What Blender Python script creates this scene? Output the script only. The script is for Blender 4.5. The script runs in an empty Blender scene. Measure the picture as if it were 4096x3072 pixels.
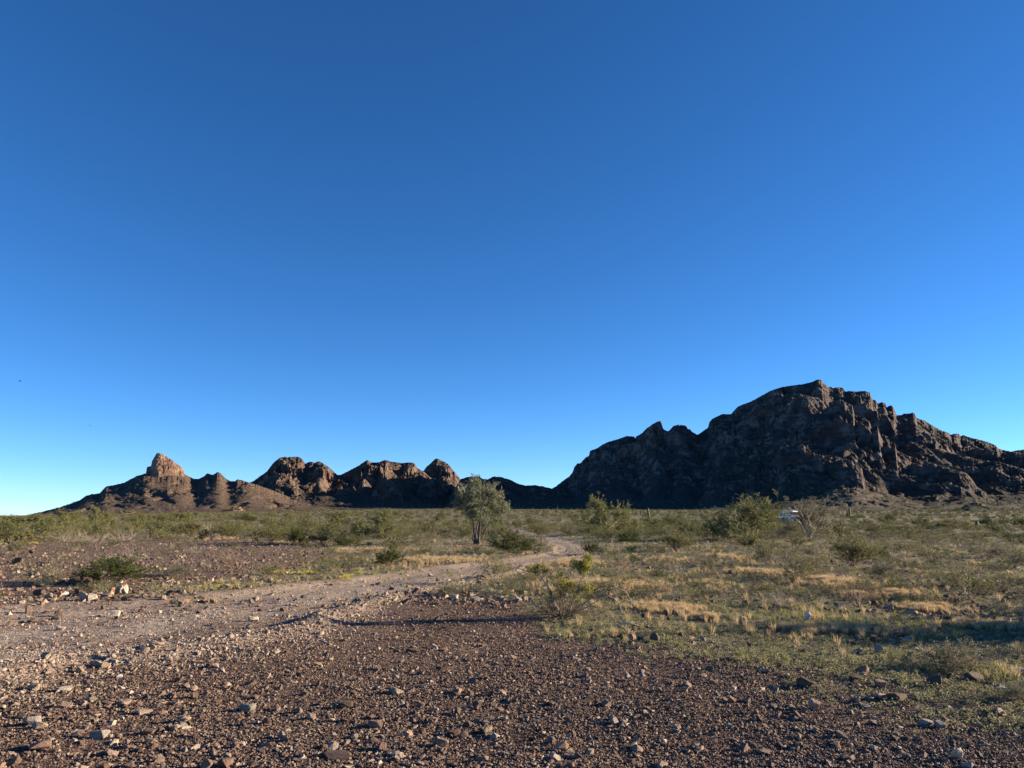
import bpy, bmesh, math, random
import numpy as np
from mathutils import Vector

scene = bpy.context.scene
# ------------------------------------------------------------------ camera, world, sun, exposure
CAM_H = 1.6
F_PX = 745.0                      # focal length in pixels of a 1024 wide frame
HORIZ = 516.0
PITCH = math.atan((HORIZ - 384.0) / F_PX)
cam_data = bpy.data.cameras.new("camera")
cam_data.sensor_width = 36.0
cam_data.lens = 36.0 * F_PX / 1024.0
cam_data.clip_start = 0.05
cam_data.clip_end = 20000
cam = bpy.data.objects.new("camera", cam_data)
cam.location = (0, 0, CAM_H)
cam.rotation_euler = (math.pi / 2 + PITCH, 0, 0)
scene.collection.objects.link(cam)
scene.camera = cam

SUN_AZ = math.radians(79.0)       # clockwise from the viewing direction (+Y)
SUN_EL = math.radians(13.2)
world = bpy.data.worlds.new("World")
scene.world = world
world.use_nodes = True
wn = world.node_tree
for n in list(wn.nodes):
    wn.nodes.remove(n)
sky = wn.nodes.new("ShaderNodeTexSky")
sky.sky_type = 'NISHITA'
sky.sun_disc = False
sky.sun_elevation = SUN_EL
sky.sun_rotation = SUN_AZ
sky.altitude = 400
sky.air_density = 0.6
sky.dust_density = 0.0
sky.ozone_density = 4.0
hsv = wn.nodes.new("ShaderNodeHueSaturation")
hsv.inputs['Saturation'].default_value = 1.13
hsv.inputs['Hue'].default_value = 0.502
hsv.inputs['Value'].default_value = 1.0
bg = wn.nodes.new("ShaderNodeBackground")
bg.inputs['Strength'].default_value = 0.073
wo = wn.nodes.new("ShaderNodeOutputWorld")
wn.links.new(sky.outputs[0], hsv.inputs['Color'])
wn.links.new(hsv.outputs[0], bg.inputs['Color'])
wn.links.new(bg.outputs[0], wo.inputs['Surface'])

sd = bpy.data.lights.new("sun", 'SUN')
sd.energy = 5.0
sd.angle = math.radians(0.5)
sd.color = (1.0, 0.82, 0.60)
sun = bpy.data.objects.new("sun", sd)
sdir = Vector((math.sin(SUN_AZ) * math.cos(SUN_EL), math.cos(SUN_AZ) * math.cos(SUN_EL), math.sin(SUN_EL)))
sun.rotation_euler = (-sdir).to_track_quat('-Z', 'Y').to_euler()
sun.location = (60, 20, 40)
scene.collection.objects.link(sun)
scene.view_settings.view_transform = 'Standard'
scene.view_settings.look = 'None'
scene.view_settings.exposure = 1.62
scene.view_settings.gamma = 1.0
scene.view_settings.use_curve_mapping = False
scene.cycles.max_bounces = 5
scene.cycles.transparent_max_bounces = 4

# ------------------------------------------------------------------ noise
_pr = np.random.default_rng(7)
_perm = _pr.permutation(512)
_perm = np.concatenate([_perm, _perm])
_ga = _pr.random(512) * 2 * np.pi
_gx, _gy = np.cos(_ga), np.sin(_ga)
def perlin(x, y, seed=0):
    x = np.asarray(x, dtype=np.float64) + seed * 17.37
    y = np.asarray(y, dtype=np.float64) - seed * 9.71
    xi = np.floor(x).astype(np.int64); yi = np.floor(y).astype(np.int64)
    xf = x - xi; yf = y - yi
    u = xf * xf * xf * (xf * (xf * 6 - 15) + 10)
    v = yf * yf * yf * (yf * (yf * 6 - 15) + 10)
    xi &= 511; yi &= 511
    x1 = (xi + 1) & 511; y1 = (yi + 1) & 511
    def g(a, b, dx, dy):
        h = _perm[_perm[a] + b] & 511
        return _gx[h] * dx + _gy[h] * dy
    n00 = g(xi, yi, xf, yf); n10 = g(x1, yi, xf - 1, yf)
    n01 = g(xi, y1, xf, yf - 1); n11 = g(x1, y1, xf - 1, yf - 1)
    a = n00 + u * (n10 - n00); b = n01 + u * (n11 - n01)
    return (a + v * (b - a)) * 1.5
def fbm(x, y, octv=4, seed=0, gain=0.5, lac=2.03):
    s = 0; a = 1; t = 0
    for i in range(octv):
        s = s + a * perlin(x, y, seed + i * 3); t += a
        x = x * lac; y = y * lac; a *= gain
    return s / t
def ridged(x, y, octv=4, seed=0, gain=0.5):
    s = 0; a = 1; t = 0
    for i in range(octv):
        n = 1 - np.abs(perlin(x, y, seed + i * 5)) * 1.6
        s = s + a * n; t += a
        x = x * 2.07; y = y * 2.07; a *= gain
    return s / t
def sstep(a, b, x):
    t = np.clip((np.asarray(x, dtype=float) - a) / (b - a), 0, 1)
    return t * t * (3 - 2 * t)

# ------------------------------------------------------------------ pixel (4096 wide photograph) to direction
CP, SP = math.cos(PITCH), math.sin(PITCH)
def ray(fx, fy):
    px = np.asarray(fx, dtype=float) / 4; py = np.asarray(fy, dtype=float) / 4
    a = (px - 512) / F_PX; b = (384 - py) / F_PX
    return a, CP - b * SP, SP + b * CP
def azel(fx, fy):
    x, y, z = ray(fx, fy)
    return np.arctan2(x, y), z / np.hypot(x, y)

# ------------------------------------------------------------------ ground height
def softplus(t, k):
    return np.where(t > 6 * k, t, k * np.log1p(np.exp(np.clip(t / k, -30, 6))))
def plain_z(x, y):
    r = np.hypot(x, y)
    az = np.arctan2(x, y)
    slope = np.interp(az, [-0.9, -0.58, -0.40, -0.1, 0.12, 0.7], [0.0005, 0.0008, 0.0070, 0.0125, 0.0120, 0.0100])
    slope = np.where(y < 0, 0.004, slope)
    z = slope * softplus(r - 150.0, 25.0)
    z = z + 0.07 * fbm(x / 9.0, y / 9.0, 2, 11) * sstep(5, 14, r) + 0.30 * fbm(x / 45.0, y / 45.0, 2, 21) * sstep(25, 90, r)
    return z
def hit(fx, fy):
    """ground point seen at a pixel of the photograph"""
    dx, dy, dz = [float(v) for v in ray(fx, fy)]
    h = math.hypot(dx, dy)
    r = np.exp(np.linspace(math.log(2.5), math.log(900), 1400))
    X = dx / h * r; Y = dy / h * r; Z = CAM_H + dz / h * r
    g = ground_z(X, Y)
    k = np.nonzero(Z <= g)[0]
    i = k[0] if len(k) else 1250
    return float(X[i]), float(Y[i]), float(g[i]), float(r[i])
_flat = lambda fx, fy: (lambda d: (d[0] * CAM_H / -d[2], d[1] * CAM_H / -d[2]))([float(v) for v in ray(fx, fy)])
# edges of the dirt track, near and far side
E_near = [(-900, 2990), (-500, 2880), (0, 2745), (400, 2655), (700, 2590), (1040, 2510), (1330, 2440), (1600, 2375), (1800, 2330), (2000, 2285), (2180, 2262), (2330, 2238), (2400, 2216), (2392, 2185), (2290, 2160), (2170, 2137), (2080, 2118)]
E_far = [(-900, 2500), (-500, 2440), (0, 2412), (400, 2398), (700, 2382), (1000, 2362), (1280, 2322), (1560, 2290), (1800, 2258), (1960, 2246), (2080, 2235), (2180, 2222), (2250, 2206), (2215, 2180), (2110, 2150), (2040, 2133), (1990, 2116)]
En = np.array([_flat(*p) for p in E_near]); Ef = np.array([_flat(*p) for p in E_far])
Cc = (En + Ef) / 2; Cw = np.hypot(*(En - Ef).T) / 2
# perpendicular half widths
_t = np.gradient(Cc, axis=0); _t /= np.linalg.norm(_t, axis=1)[:, None]
_d = En - Cc
Chw = np.abs(_t[:, 0] * _d[:, 1] - _t[:, 1] * _d[:, 0])
Chw = np.clip(Chw, 1.2, 3.2)
_s = np.linspace(0, len(Cc) - 1, 90)
TC = np.stack([np.interp(_s, range(len(Cc)), Cc[:, 0]), np.interp(_s, range(len(Cc)), Cc[:, 1])], 1)
for _ in range(3):
    TC[1:-1] = (TC[:-2] + TC[1:-1] * 2 + TC[2:]) / 4
TW = np.interp(_s, range(len(Cc)), Chw)
def track_q(x, y):
    """signed distance across the track in half widths (negative on the near side), only meaningful close to it"""
    x = np.asarray(x, dtype=float); y = np.asarray(y, dtype=float)
    shp = x.shape; x = x.ravel(); y = y.ravel()
    best = np.full(x.shape, 9.0); sgn = np.ones(x.shape)
    near = (np.hypot(x, y) < 140)
    xs = x[near]; ys = y[near]
    bd = np.full(xs.shape, 1e9); bq = np.full(xs.shape, 9.0)
    for i in range(len(TC) - 1):
        a = TC[i]; b = TC[i + 1]; ab = b - a; L2 = ab @ ab + 1e-9
        t = np.clip(((xs - a[0]) * ab[0] + (ys - a[1]) * ab[1]) / L2, 0, 1)
        dx = xs - a[0] - t * ab[0]; dy = ys - a[1] - t * ab[1]
        d = np.hypot(dx, dy)
        w = TW[i] + (TW[i + 1] - TW[i]) * t
        cr = ab[0] * dy - ab[1] * dx
        q = np.where(cr < 0, -1, 1) * d / w
        m = d < bd
        bd[m] = d[m]; bq[m] = q[m]
    best[near] = bq
    return best.reshape(shp)
def track_relief(x, y):
    q = track_q(x, y)
    a = np.abs(q)
    z = -0.05 * (1 - sstep(0.75, 1.0, a))
    r = np.hypot(x, y)
    z = z + 0.11 * np.exp(-((q + 1.05) / 0.13) ** 2) * (0.75 + 0.5 * perlin(np.asarray(x) / 1.3, np.asarray(y) / 1.3, 31)) * (1 - sstep(22, 40, r))
    z = z + 0.04 * np.exp(-((q - 1.1) / 0.2) ** 2) * (1 - sstep(30, 60, r))
    z = z - 0.02 * np.exp(-((a - 0.45) / 0.16) ** 2)
    return z
def micro_z(x, y):
    x = np.asarray(x, dtype=float); y = np.asarray(y, dtype=float); r = np.hypot(x, y)
    m = 0.014 * fbm(x / 0.55, y / 0.55, 3, 51) + 0.009 * ridged(x / 0.16, y / 0.16, 2, 57) * (1 - sstep(12, 22, r)) + 0.028 * fbm(x / 1.7, y / 1.7, 2, 53)
    return m * sstep(2, 4, r) * (1 - sstep(60, 160, r))
def ground_z(x, y):
    return plain_z(x, y) + track_relief(x, y) + micro_z(x, y)

# ------------------------------------------------------------------ materials
def mat(name, rough=0.9, spec=0.25):
    m = bpy.data.materials.new(name); m.use_nodes = True
    nt = m.node_tree; b = nt.nodes['Principled BSDF']
    b.inputs['Roughness'].default_value = rough
    b.inputs['Specular IOR Level'].default_value = spec
    return m, nt, b
def N(nt, t, **kw):
    n = nt.nodes.new(t)
    for k, v in kw.items():
        if k in n.inputs: n.inputs[k].default_value = v
        else: setattr(n, k, v)
    return n
def ramp(nt, fac, stops):
    r = nt.nodes.new('ShaderNodeValToRGB')
    while len(r.color_ramp.elements) < len(stops): r.color_ramp.elements.new(0.5)
    for e, (p, c) in zip(r.color_ramp.elements, stops):
        e.position = p; e.color = (c[0], c[1], c[2], 1)
    if fac is not None: nt.links.new(fac, r.inputs[0])
    return r.outputs[0]
def mix(nt, fac, a, b, bt='MIX'):
    n = nt.nodes.new('ShaderNodeMix'); n.data_type = 'RGBA'; n.blend_type = bt
    for s, v in ((0, fac), (6, a), (7, b)):
        if isinstance(v, (int, float)): n.inputs[s].default_value = v
        elif isinstance(v, tuple): n.inputs[s].default_value = (v[0], v[1], v[2], 1)
        else: nt.links.new(v, n.inputs[s])
    return n.outputs[2]
def math_(nt, op, a, b=None, clamp=False):
    n = nt.nodes.new('ShaderNodeMath'); n.operation = op; n.use_clamp = clamp
    for i, v in enumerate((a, b)):
        if v is None: continue
        if isinstance(v, (int, float)): n.inputs[i].default_value = v
        else: nt.links.new(v, n.inputs[i])
    return n.outputs[0]
def noise(nt, vec, scale, detail=3, rough=0.55):
    n = N(nt, 'ShaderNodeTexNoise', Scale=scale, Detail=detail, Roughness=rough)
    nt.links.new(vec, n.inputs['Vector']); return n.outputs['Fac']
def remap(nt, v, a, b, c=0, d=1):
    n = nt.nodes.new('ShaderNodeMapRange'); n.inputs[1].default_value = a; n.inputs[2].default_value = b
    n.inputs[3].default_value = c; n.inputs[4].default_value = d
    nt.links.new(v, n.inputs[0]); return n.outputs[0]
def attr(nt, name, t='GEOMETRY'):
    n = nt.nodes.new('ShaderNodeAttribute'); n.attribute_name = name; n.attribute_type = t
    return n
def geo_pos(nt):
    return nt.nodes.new('ShaderNodeNewGeometry').outputs['Position']
def bump(nt, h, strength, dist, b, prev=None):
    n = N(nt, 'ShaderNodeBump', Strength=strength, Distance=dist)
    nt.links.new(h, n.inputs['Height'])
    if prev is not None: nt.links.new(prev, n.inputs['Normal'])
    nt.links.new(n.outputs[0], b.inputs['Normal']); return n.outputs[0]

def stone_material(name, cols, vary=0.35):
    m, nt, b = mat(name, 0.85, 0.3)
    oi = nt.nodes.new('ShaderNodeObjectInfo')
    pos = nt.nodes.new('ShaderNodeTexCoord').outputs['Object']
    step = 1.0 / max(1, len(cols) - 1)
    base = ramp(nt, oi.outputs['Random'], [(i * step, c) for i, c in enumerate(cols)])
    n1 = noise(nt, pos, 2.2, 4, 0.65)
    c = mix(nt, 1.0, base, ramp(nt, n1, [(0.25, (1 - vary,) * 3), (0.75, (1 + vary,) * 3)]), 'MULTIPLY')
    n2 = noise(nt, pos, 9, 3, 0.7)
    c = mix(nt, remap(nt, n2, 0.60, 0.75, 0, 0.35), c, (0.42, 0.34, 0.26))
    nt.links.new(c, b.inputs['Base Color'])
    bump(nt, noise(nt, pos, 7, 5, 0.7), 0.55, 0.12, b)
    return m
M = {}
M['pebble_dark'] = stone_material('pebble_dark', [(0.105, 0.060, 0.042), (0.155, 0.093, 0.066), (0.205, 0.126, 0.088), (0.125, 0.088, 0.070), (0.29, 0.20, 0.145), (0.095, 0.064, 0.049), (0.38, 0.285, 0.205), (0.15, 0.097, 0.070), (0.115, 0.077, 0.057), (0.46, 0.36, 0.26)])
M['pebble_light'] = stone_material('pebble_light', [(0.38, 0.29, 0.215), (0.27, 0.20, 0.15), (0.46, 0.36, 0.27), (0.34, 0.28, 0.23), (0.22, 0.155, 0.115), (0.50, 0.42, 0.33), (0.32, 0.215, 0.15), (0.42, 0.34, 0.27)])
SC = {'tan': [(0.36, 0.27, 0.185), (0.31, 0.24, 0.17)], 'cream': [(0.52, 0.43, 0.32), (0.47, 0.40, 0.30)],
      'dark brown': [(0.09, 0.060, 0.045), (0.12, 0.08, 0.058)], 'brown': [(0.22, 0.14, 0.10), (0.25, 0.165, 0.115)],
      'grey': [(0.28, 0.245, 0.205), (0.24, 0.21, 0.175)], 'orange': [(0.42, 0.235, 0.125), (0.37, 0.22, 0.13)],
      'white': [(0.66, 0.62, 0.55), (0.60, 0.57, 0.50)], 'pinkish': [(0.40, 0.27, 0.215), (0.35, 0.24, 0.19)]}
for k, v in SC.items():
    M['rock_' + k] = stone_material('rock_' + k.replace(' ', '_'), v)

def leaf_material(name, cols, rough=0.6, trans=0.25):
    m, nt, b = mat(name, rough, 0.2)
    oi = nt.nodes.new('ShaderNodeObjectInfo')
    pos = nt.nodes.new('ShaderNodeTexCoord').outputs['Object']
    v = math_(nt, 'FRACT', math_(nt, 'ADD', math_(nt, 'MULTIPLY', noise(nt, pos, 5, 2), 1.3), math_(nt, 'MULTIPLY', oi.outputs['Random'], 0.35)))
    step = 1.0 / max(1, len(cols) - 1)
    c = ramp(nt, v, [(i * step, cc) for i, cc in enumerate(cols)])
    nt.links.new(c, b.inputs['Base Color'])
    tr = nt.nodes.new('ShaderNodeBsdfTranslucent'); nt.links.new(c, tr.inputs[0])
    ms = nt.nodes.new('ShaderNodeMixShader'); ms.inputs[0].default_value = trans
    nt.links.new(b.outputs[0], ms.inputs[1]); nt.links.new(tr.outputs[0], ms.inputs[2])
    nt.links.new(ms.outputs[0], nt.nodes['Material Output'].inputs[0])
    return m
M['creosote_leaf'] = leaf_material('creosote_leaf', [(0.115, 0.118, 0.036), (0.160, 0.160, 0.055), (0.210, 0.200, 0.080), (0.135, 0.140, 0.045)])
M['creosote_dark_leaf'] = leaf_material('creosote_dark_leaf', [(0.045, 0.062, 0.016), (0.070, 0.090, 0.024), (0.105, 0.120, 0.034)])
M['yellow_leaf'] = leaf_material('yellow_leaf', [(0.27, 0.25, 0.05), (0.34, 0.31, 0.07), (0.20, 0.20, 0.045)], 0.5, 0.4)
M['bursage_leaf'] = leaf_material('bursage_leaf', [(0.145, 0.145, 0.085), (0.115, 0.125, 0.07), (0.18, 0.165, 0.105)])
M['palo_leaf'] = leaf_material('palo_leaf', [(0.165, 0.170, 0.062), (0.210, 0.210, 0.085), (0.130, 0.145, 0.052)])
M['iron_leaf'] = leaf_material('iron_leaf', [(0.205, 0.215, 0.130), (0.260, 0.265, 0.170), (0.155, 0.170, 0.095)])
M['dry_grass'] = leaf_material('dry_grass_blades', [(0.54, 0.38, 0.20), (0.62, 0.46, 0.26), (0.45, 0.33, 0.18), (0.56, 0.45, 0.27)], 0.7, 0.35)
M['green_grass'] = leaf_material('green_grass_blades', [(0.230, 0.235, 0.080), (0.300, 0.290, 0.110), (0.18, 0.20, 0.068)], 0.7, 0.35)
M['annual'] = leaf_material('annual_leaf', [(0.200, 0.205, 0.090), (0.270, 0.262, 0.125), (0.340, 0.310, 0.170), (0.165, 0.180, 0.078)], 0.7, 0.25)
M['flower'] = leaf_material('flower_petals', [(0.60, 0.47, 0.03), (0.68, 0.56, 0.05), (0.42, 0.38, 0.05)], 0.6, 0.3)
def wood_material(name, c1, c2):
    m, nt, b = mat(name, 0.85, 0.2)
    pos = nt.nodes.new('ShaderNodeTexCoord').outputs['Object']
    c = ramp(nt, noise(nt, pos, 14, 4), [(0.3, c1), (0.7, c2)])
    nt.links.new(c, b.inputs['Base Color'])
    bump(nt, noise(nt, pos, 60, 3), 0.4, 0.02, b)
    return m
M['grey_wood'] = wood_material('grey_twig', (0.22, 0.18, 0.14), (0.46, 0.39, 0.30))
M['dark_wood'] = wood_material('dark_twig', (0.075, 0.058, 0.046), (0.17, 0.13, 0.10))
M['red_wood'] = wood_material('russet_twig', (0.13, 0.085, 0.062), (0.25, 0.175, 0.13))
M['pale_wood'] = wood_material('bleached_branch', (0.40, 0.35, 0.27), (0.60, 0.53, 0.42))
M['palo_wood'] = wood_material('green_bark', (0.14, 0.13, 0.055), (0.24, 0.21, 0.10))
M['iron_bark'] = wood_material('ironwood_bark', (0.05, 0.042, 0.034), (0.15, 0.125, 0.10))
M['cactus'] = leaf_material('cactus_skin', [(0.055, 0.068, 0.034), (0.075, 0.088, 0.045)], 0.7, 0.0)

# ------------------------------------------------------------------ object helpers
COL = scene.collection
def mesh_np(name, V, F, mats=(), mi=None, smooth=False):
    """F is an (n,3) or (n,4) int array or a list of such"""
    me = bpy.data.meshes.new(name)
    if not isinstance(F, list): F = [F]
    F = [np.asarray(f, dtype=np.int32) for f in F if len(f)]
    V = np.asarray(V, dtype=np.float32)
    me.vertices.add(len(V)); me.vertices.foreach_set('co', V.ravel())
    nl = sum(f.size for f in F); nf = sum(len(f) for f in F)
    me.loops.add(nl); me.polygons.add(nf)
    me.loops.foreach_set('vertex_index', np.concatenate([f.ravel() for f in F]))
    tot = np.concatenate([np.full(len(f), f.shape[1], dtype=np.int32) for f in F])
    st = np.concatenate([[0], np.cumsum(tot)[:-1]]).astype(np.int32)
    me.polygons.foreach_set('loop_start', st)
    for m in mats: me.materials.append(m)
    if mi is not None: me.polygons.foreach_set('material_index', np.asarray(mi, dtype=np.int32))
    me.polygons.foreach_set('use_smooth', np.full(nf, smooth))
    me.update(calc_edges=True); me.validate()
    return me
def link(name, me, parent=None):
    o = bpy.data.objects.new(name, me); COL.objects.link(o)
    if parent is not None: o.parent = parent
    return o
def tag(o, label=None, cat=None, group=None, kind=None):
    if label: o['label'] = label
    if cat: o['category'] = cat
    if group: o['group'] = group
    if kind: o['kind'] = kind
    return o

# ------------------------------------------------------------------ the ground sheet
def zones(x, y):
    """masks that say what the ground is made of: track, green cover, stony pavement"""
    q = track_q(x, y); r = np.hypot(x, y)
    nz = fbm(x / 1.1, y / 1.1, 3, 41); nb = fbm(x / 5.5, y / 5.5, 3, 43)
    tr = (1 - sstep(0.60, 1.35, np.abs(q) + 0.45 * nz + 0.3 * nb)) * np.clip(0.85 + 0.6 * fbm(x / 0.9, y / 3.0, 3, 47), 0.3, 1)
    berm = np.exp(-((q + 1.08 + 0.1 * nz) / 0.22) ** 2)
    tr = np.maximum(tr, berm * 0.75 * (1 - sstep(25, 45, r)))
    # green side: to the right of the near pavement, beyond a slanting border
    yb = np.interp(x, [-9, -6, -2.1, -.8, -.1, .6, 1.2, 2.3, 3.4, 4.1, 6, 9], [20, 18, 17.5, 17.0, 15.0, 11.8, 10.4, 9.2, 8.1, 7.0, 4.5, 1.0])
    soft = 1.2 + 0.5 * np.clip(x - 1, 0, 3)
    near_pav = 1 - sstep(-1, 1, ((y - yb) + 2.4 * nb + 1.9 * nz) / soft)     # the gravel plain at the photographer's feet
    left_pav = (1 - sstep(-2, 2, x + 1.0 + 0.21 * y + 3 * nb)) * sstep(16, 19, y + 3 * nb)
    side = np.where(q < 0, 1.0, 0.0)
    green = (1 - near_pav) * sstep(-0.45, 0.15, nb + 0.20 + 0.4 * nz)
    green = green * (1 - 0.93 * left_pav * (1 - sstep(45, 80, r)))
    # green strip beyond the track at left (between the rock ring and the dark bush)
    strip = np.exp(-((y - 18.2 - 0.10 * x) / 2.0) ** 2) * sstep(-9.5, -7, x + nb) * (1 - sstep(0.0, 2.5, x))
    green = np.maximum(green, strip * 0.9)
    green = green * (1 - tr)
    return tr, np.clip(green, 0, 1)

fine = np.radians(np.arange(-39, 39.001, 0.078))
coarse = np.radians(np.concatenate([np.arange(39.6, 60, 1.5), np.arange(60, 300, 5), np.arange(300, 320.5, 1.5)]))
azs = np.concatenate([fine, coarse])
rs = [2.6]
while rs[-1] < 6500:
    r_ = rs[-1]
    k_ = np.interp(math.log(r_), [math.log(3), math.log(5), math.log(12), math.log(60), math.log(300), math.log(3000)], [0.02, 0.0075, 0.010, 0.022, 0.035, 0.06])
    rs.append(r_ * (1 + k_))
rs = np.array([0.02, 0.8, 1.6] + rs)
R, A = np.meshgrid(rs, azs, indexing='ij')
GX = R * np.sin(A); GY = R * np.cos(A)
GZ = ground_z(GX, GY)
tr, gr = zones(GX, GY)
GZ = GZ - 0.004
nr, na = R.shape
I = np.arange(nr * na).reshape(nr, na)
a0 = I[:-1]; a1 = I[1:]
Fq = np.stack([a0, np.roll(a0, -1, 1), np.roll(a1, -1, 1), a1], -1).reshape(-1, 4)
GV = np.stack([GX, GY, GZ], -1).reshape(-1, 3)
me = mesh_np('ground', GV, Fq[:, ::-1], smooth=True)
for nm, arr in (('track', tr), ('green', gr)):
    at = me.attributes.new(nm, 'FLOAT', 'POINT'); at.data.foreach_set('value', arr.ravel().astype(np.float32))
m, nt, b = mat('desert_soil', 0.95, 0.15)
P = geo_pos(nt)
def cells(scale, jitter_col, lo, hi):
    v = N(nt, 'ShaderNodeTexVoronoi', Scale=scale); nt.links.new(P, v.inputs['Vector'])
    return v
v1 = cells(38, 0, 0, 0); v2 = cells(13, 0, 0, 0); v3 = cells(95, 0, 0, 0)
def val_of(v):
    s = nt.nodes.new('ShaderNodeSeparateColor'); nt.links.new(v.outputs['Color'], s.inputs[0]); return s.outputs[0]
pav = ramp(nt, val_of(v1), [(0.0, (0.060, 0.036, 0.025)), (0.45, (0.115, 0.070, 0.048)), (0.8, (0.19, 0.118, 0.082)), (1.0, (0.34, 0.24, 0.17))])
pav2 = ramp(nt, val_of(v3), [(0.0, (0.055, 0.034, 0.025)), (0.6, (0.135, 0.084, 0.060)), (1.0, (0.30, 0.205, 0.145))])
pav = mix(nt, 0.45, pav, pav2)
pav = mix(nt, remap(nt, noise(nt, P, 0.55, 3), 0.45, 0.62), pav, mix(nt, 0.5, pav, (0.165, 0.110, 0.080)))
trk = ramp(nt, val_of(v1), [(0.0, (0.21, 0.160, 0.120)), (0.5, (0.31, 0.245, 0.188)), (1.0, (0.46, 0.385, 0.30))])
trk = mix(nt, remap(nt, noise(nt, P, 0.8, 4), 0.4, 0.62), trk, mix(nt, 0.5, trk, (0.36, 0.27, 0.195)))
grn = ramp(nt, noise(nt, P, 26, 4, 0.7), [(0.30, (0.095, 0.080, 0.046)), (0.5, (0.185, 0.168, 0.090)), (0.72, (0.275, 0.245, 0.145))])
grn = mix(nt, remap(nt, noise(nt, P, 1.4, 4), 0.50, 0.66), grn, ramp(nt, val_of(v1), [(0.0, (0.10, 0.075, 0.058)), (1.0, (0.24, 0.185, 0.14))]))
at1 = attr(nt, 'track'); at2 = attr(nt, 'green')
col = mix(nt, at2.outputs['Fac'], pav, grn)
col = mix(nt, at1.outputs['Fac'], col, trk)
nt.links.new(col, b.inputs['Base Color'])
h1 = math_(nt, 'MULTIPLY', v1.outputs['Distance'], -1.0)
h2 = math_(nt, 'MULTIPLY', v2.outputs['Distance'], -1.0)
h3 = math_(nt, 'MULTIPLY', v3.outputs['Distance'], -1.0)
bn = bump(nt, h3, 0.6, 0.006, b)
bn = bump(nt, h1, 0.45, 0.018, b, bn)
bn = bump(nt, noise(nt, P, 9, 5, 0.7), 0.7, 0.05, b, bn)
me.materials.append(m)
tag(link('ground', me), kind='structure')

# ------------------------------------------------------------------ mountains: terrain sheets standing at their own distance
def mountain_material(name, rock, cliff, talus, shrub, red=(0.2, 0.11, 0.08)):
    m, nt, b = mat(name, 0.95, 0.1)
    g = nt.nodes.new('ShaderNodeNewGeometry'); P = g.outputs['Position']
    s = nt.nodes.new('ShaderNodeSeparateXYZ'); nt.links.new(g.outputs['True Normal'], s.inputs[0])
    up = s.outputs[2]
    mp = N(nt, 'ShaderNodeMapping'); mp.inputs['Scale'].default_value = (1, 1, 0.25); nt.links.new(P, mp.inputs[0])
    n1 = noise(nt, P, 0.035, 5, 0.65)
    n2 = noise(nt, mp.outputs[0], 0.12, 5, 0.7)
    n3 = noise(nt, P, 0.22, 3, 0.7)
    rk = mix(nt, remap(nt, n2, 0.35, 0.65), rock, red)
    rk = mix(nt, remap(nt, n1, 0.47, 0.60), rk, cliff)
    wv = N(nt, 'ShaderNodeTexWave', Scale=0.035, Distortion=6.0, Detail=4.0); wv.inputs['Detail Scale'].default_value = 1.5
    wv.bands_direction = 'Z'; nt.links.new(P, wv.inputs['Vector'])
    rk = mix(nt, 1.0, rk, ramp(nt, wv.outputs['Fac'], [(0.2, (0.90, 0.90, 0.91)), (0.8, (1.08, 1.07, 1.05))]), 'MULTIPLY')
    tl = mix(nt, remap(nt, n1, 0.35, 0.65), talus, mix(nt, 0.5, talus, red))
    tl = mix(nt, remap(nt, n3, 0.52, 0.62), tl, shrub)
    c = mix(nt, remap(nt, math_(nt, 'ADD', up, math_(nt, 'MULTIPLY', math_(nt, 'SUBTRACT', n3, 0.5), 0.35)), 0.62, 0.80), rk, tl)
    nt.links.new(c, b.inputs['Base Color'])
    bb = bump(nt, noise(nt, P, 0.16, 6, 0.75), 1.0, 6.0, b)
    vr = N(nt, 'ShaderNodeTexVoronoi', Scale=0.11); vr.feature = 'DISTANCE_TO_EDGE'; mp2 = N(nt, 'ShaderNodeMapping'); mp2.inputs['Scale'].default_value = (1, 1, .55); nt.links.new(P, mp2.inputs[0])
    nz_ = N(nt, 'ShaderNodeTexNoise', Scale=0.05, Detail=4.0); nt.links.new(P, nz_.inputs['Vector'])
    vm = N(nt, 'ShaderNodeVectorMath'); vm.operation = 'MULTIPLY_ADD'; nt.links.new(nz_.outputs['Color'], vm.inputs[0]); vm.inputs[1].default_value = (30, 30, 30); nt.links.new(mp2.outputs[0], vm.inputs[2]); nt.links.new(vm.outputs[0], vr.inputs['Vector'])
    ck = remap(nt, vr.outputs['Distance'], 0.0, 0.10)
    bb = bump(nt, ck, 0.22, 3.0, b, bb)
    return m
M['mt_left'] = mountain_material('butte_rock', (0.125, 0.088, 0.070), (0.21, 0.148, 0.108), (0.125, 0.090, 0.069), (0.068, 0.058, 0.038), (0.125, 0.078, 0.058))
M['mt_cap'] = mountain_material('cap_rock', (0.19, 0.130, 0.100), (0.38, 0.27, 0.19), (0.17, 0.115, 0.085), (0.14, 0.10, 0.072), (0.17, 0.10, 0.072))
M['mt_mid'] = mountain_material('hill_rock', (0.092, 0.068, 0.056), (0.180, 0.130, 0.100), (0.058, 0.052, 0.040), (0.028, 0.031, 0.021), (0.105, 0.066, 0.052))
M['mt_right'] = mountain_material('mountain_rock', (0.074, 0.064, 0.060), (0.185, 0.153, 0.134), (0.050, 0.052, 0.042), (0.024, 0.031, 0.021), (0.082, 0.062, 0.055))

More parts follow.
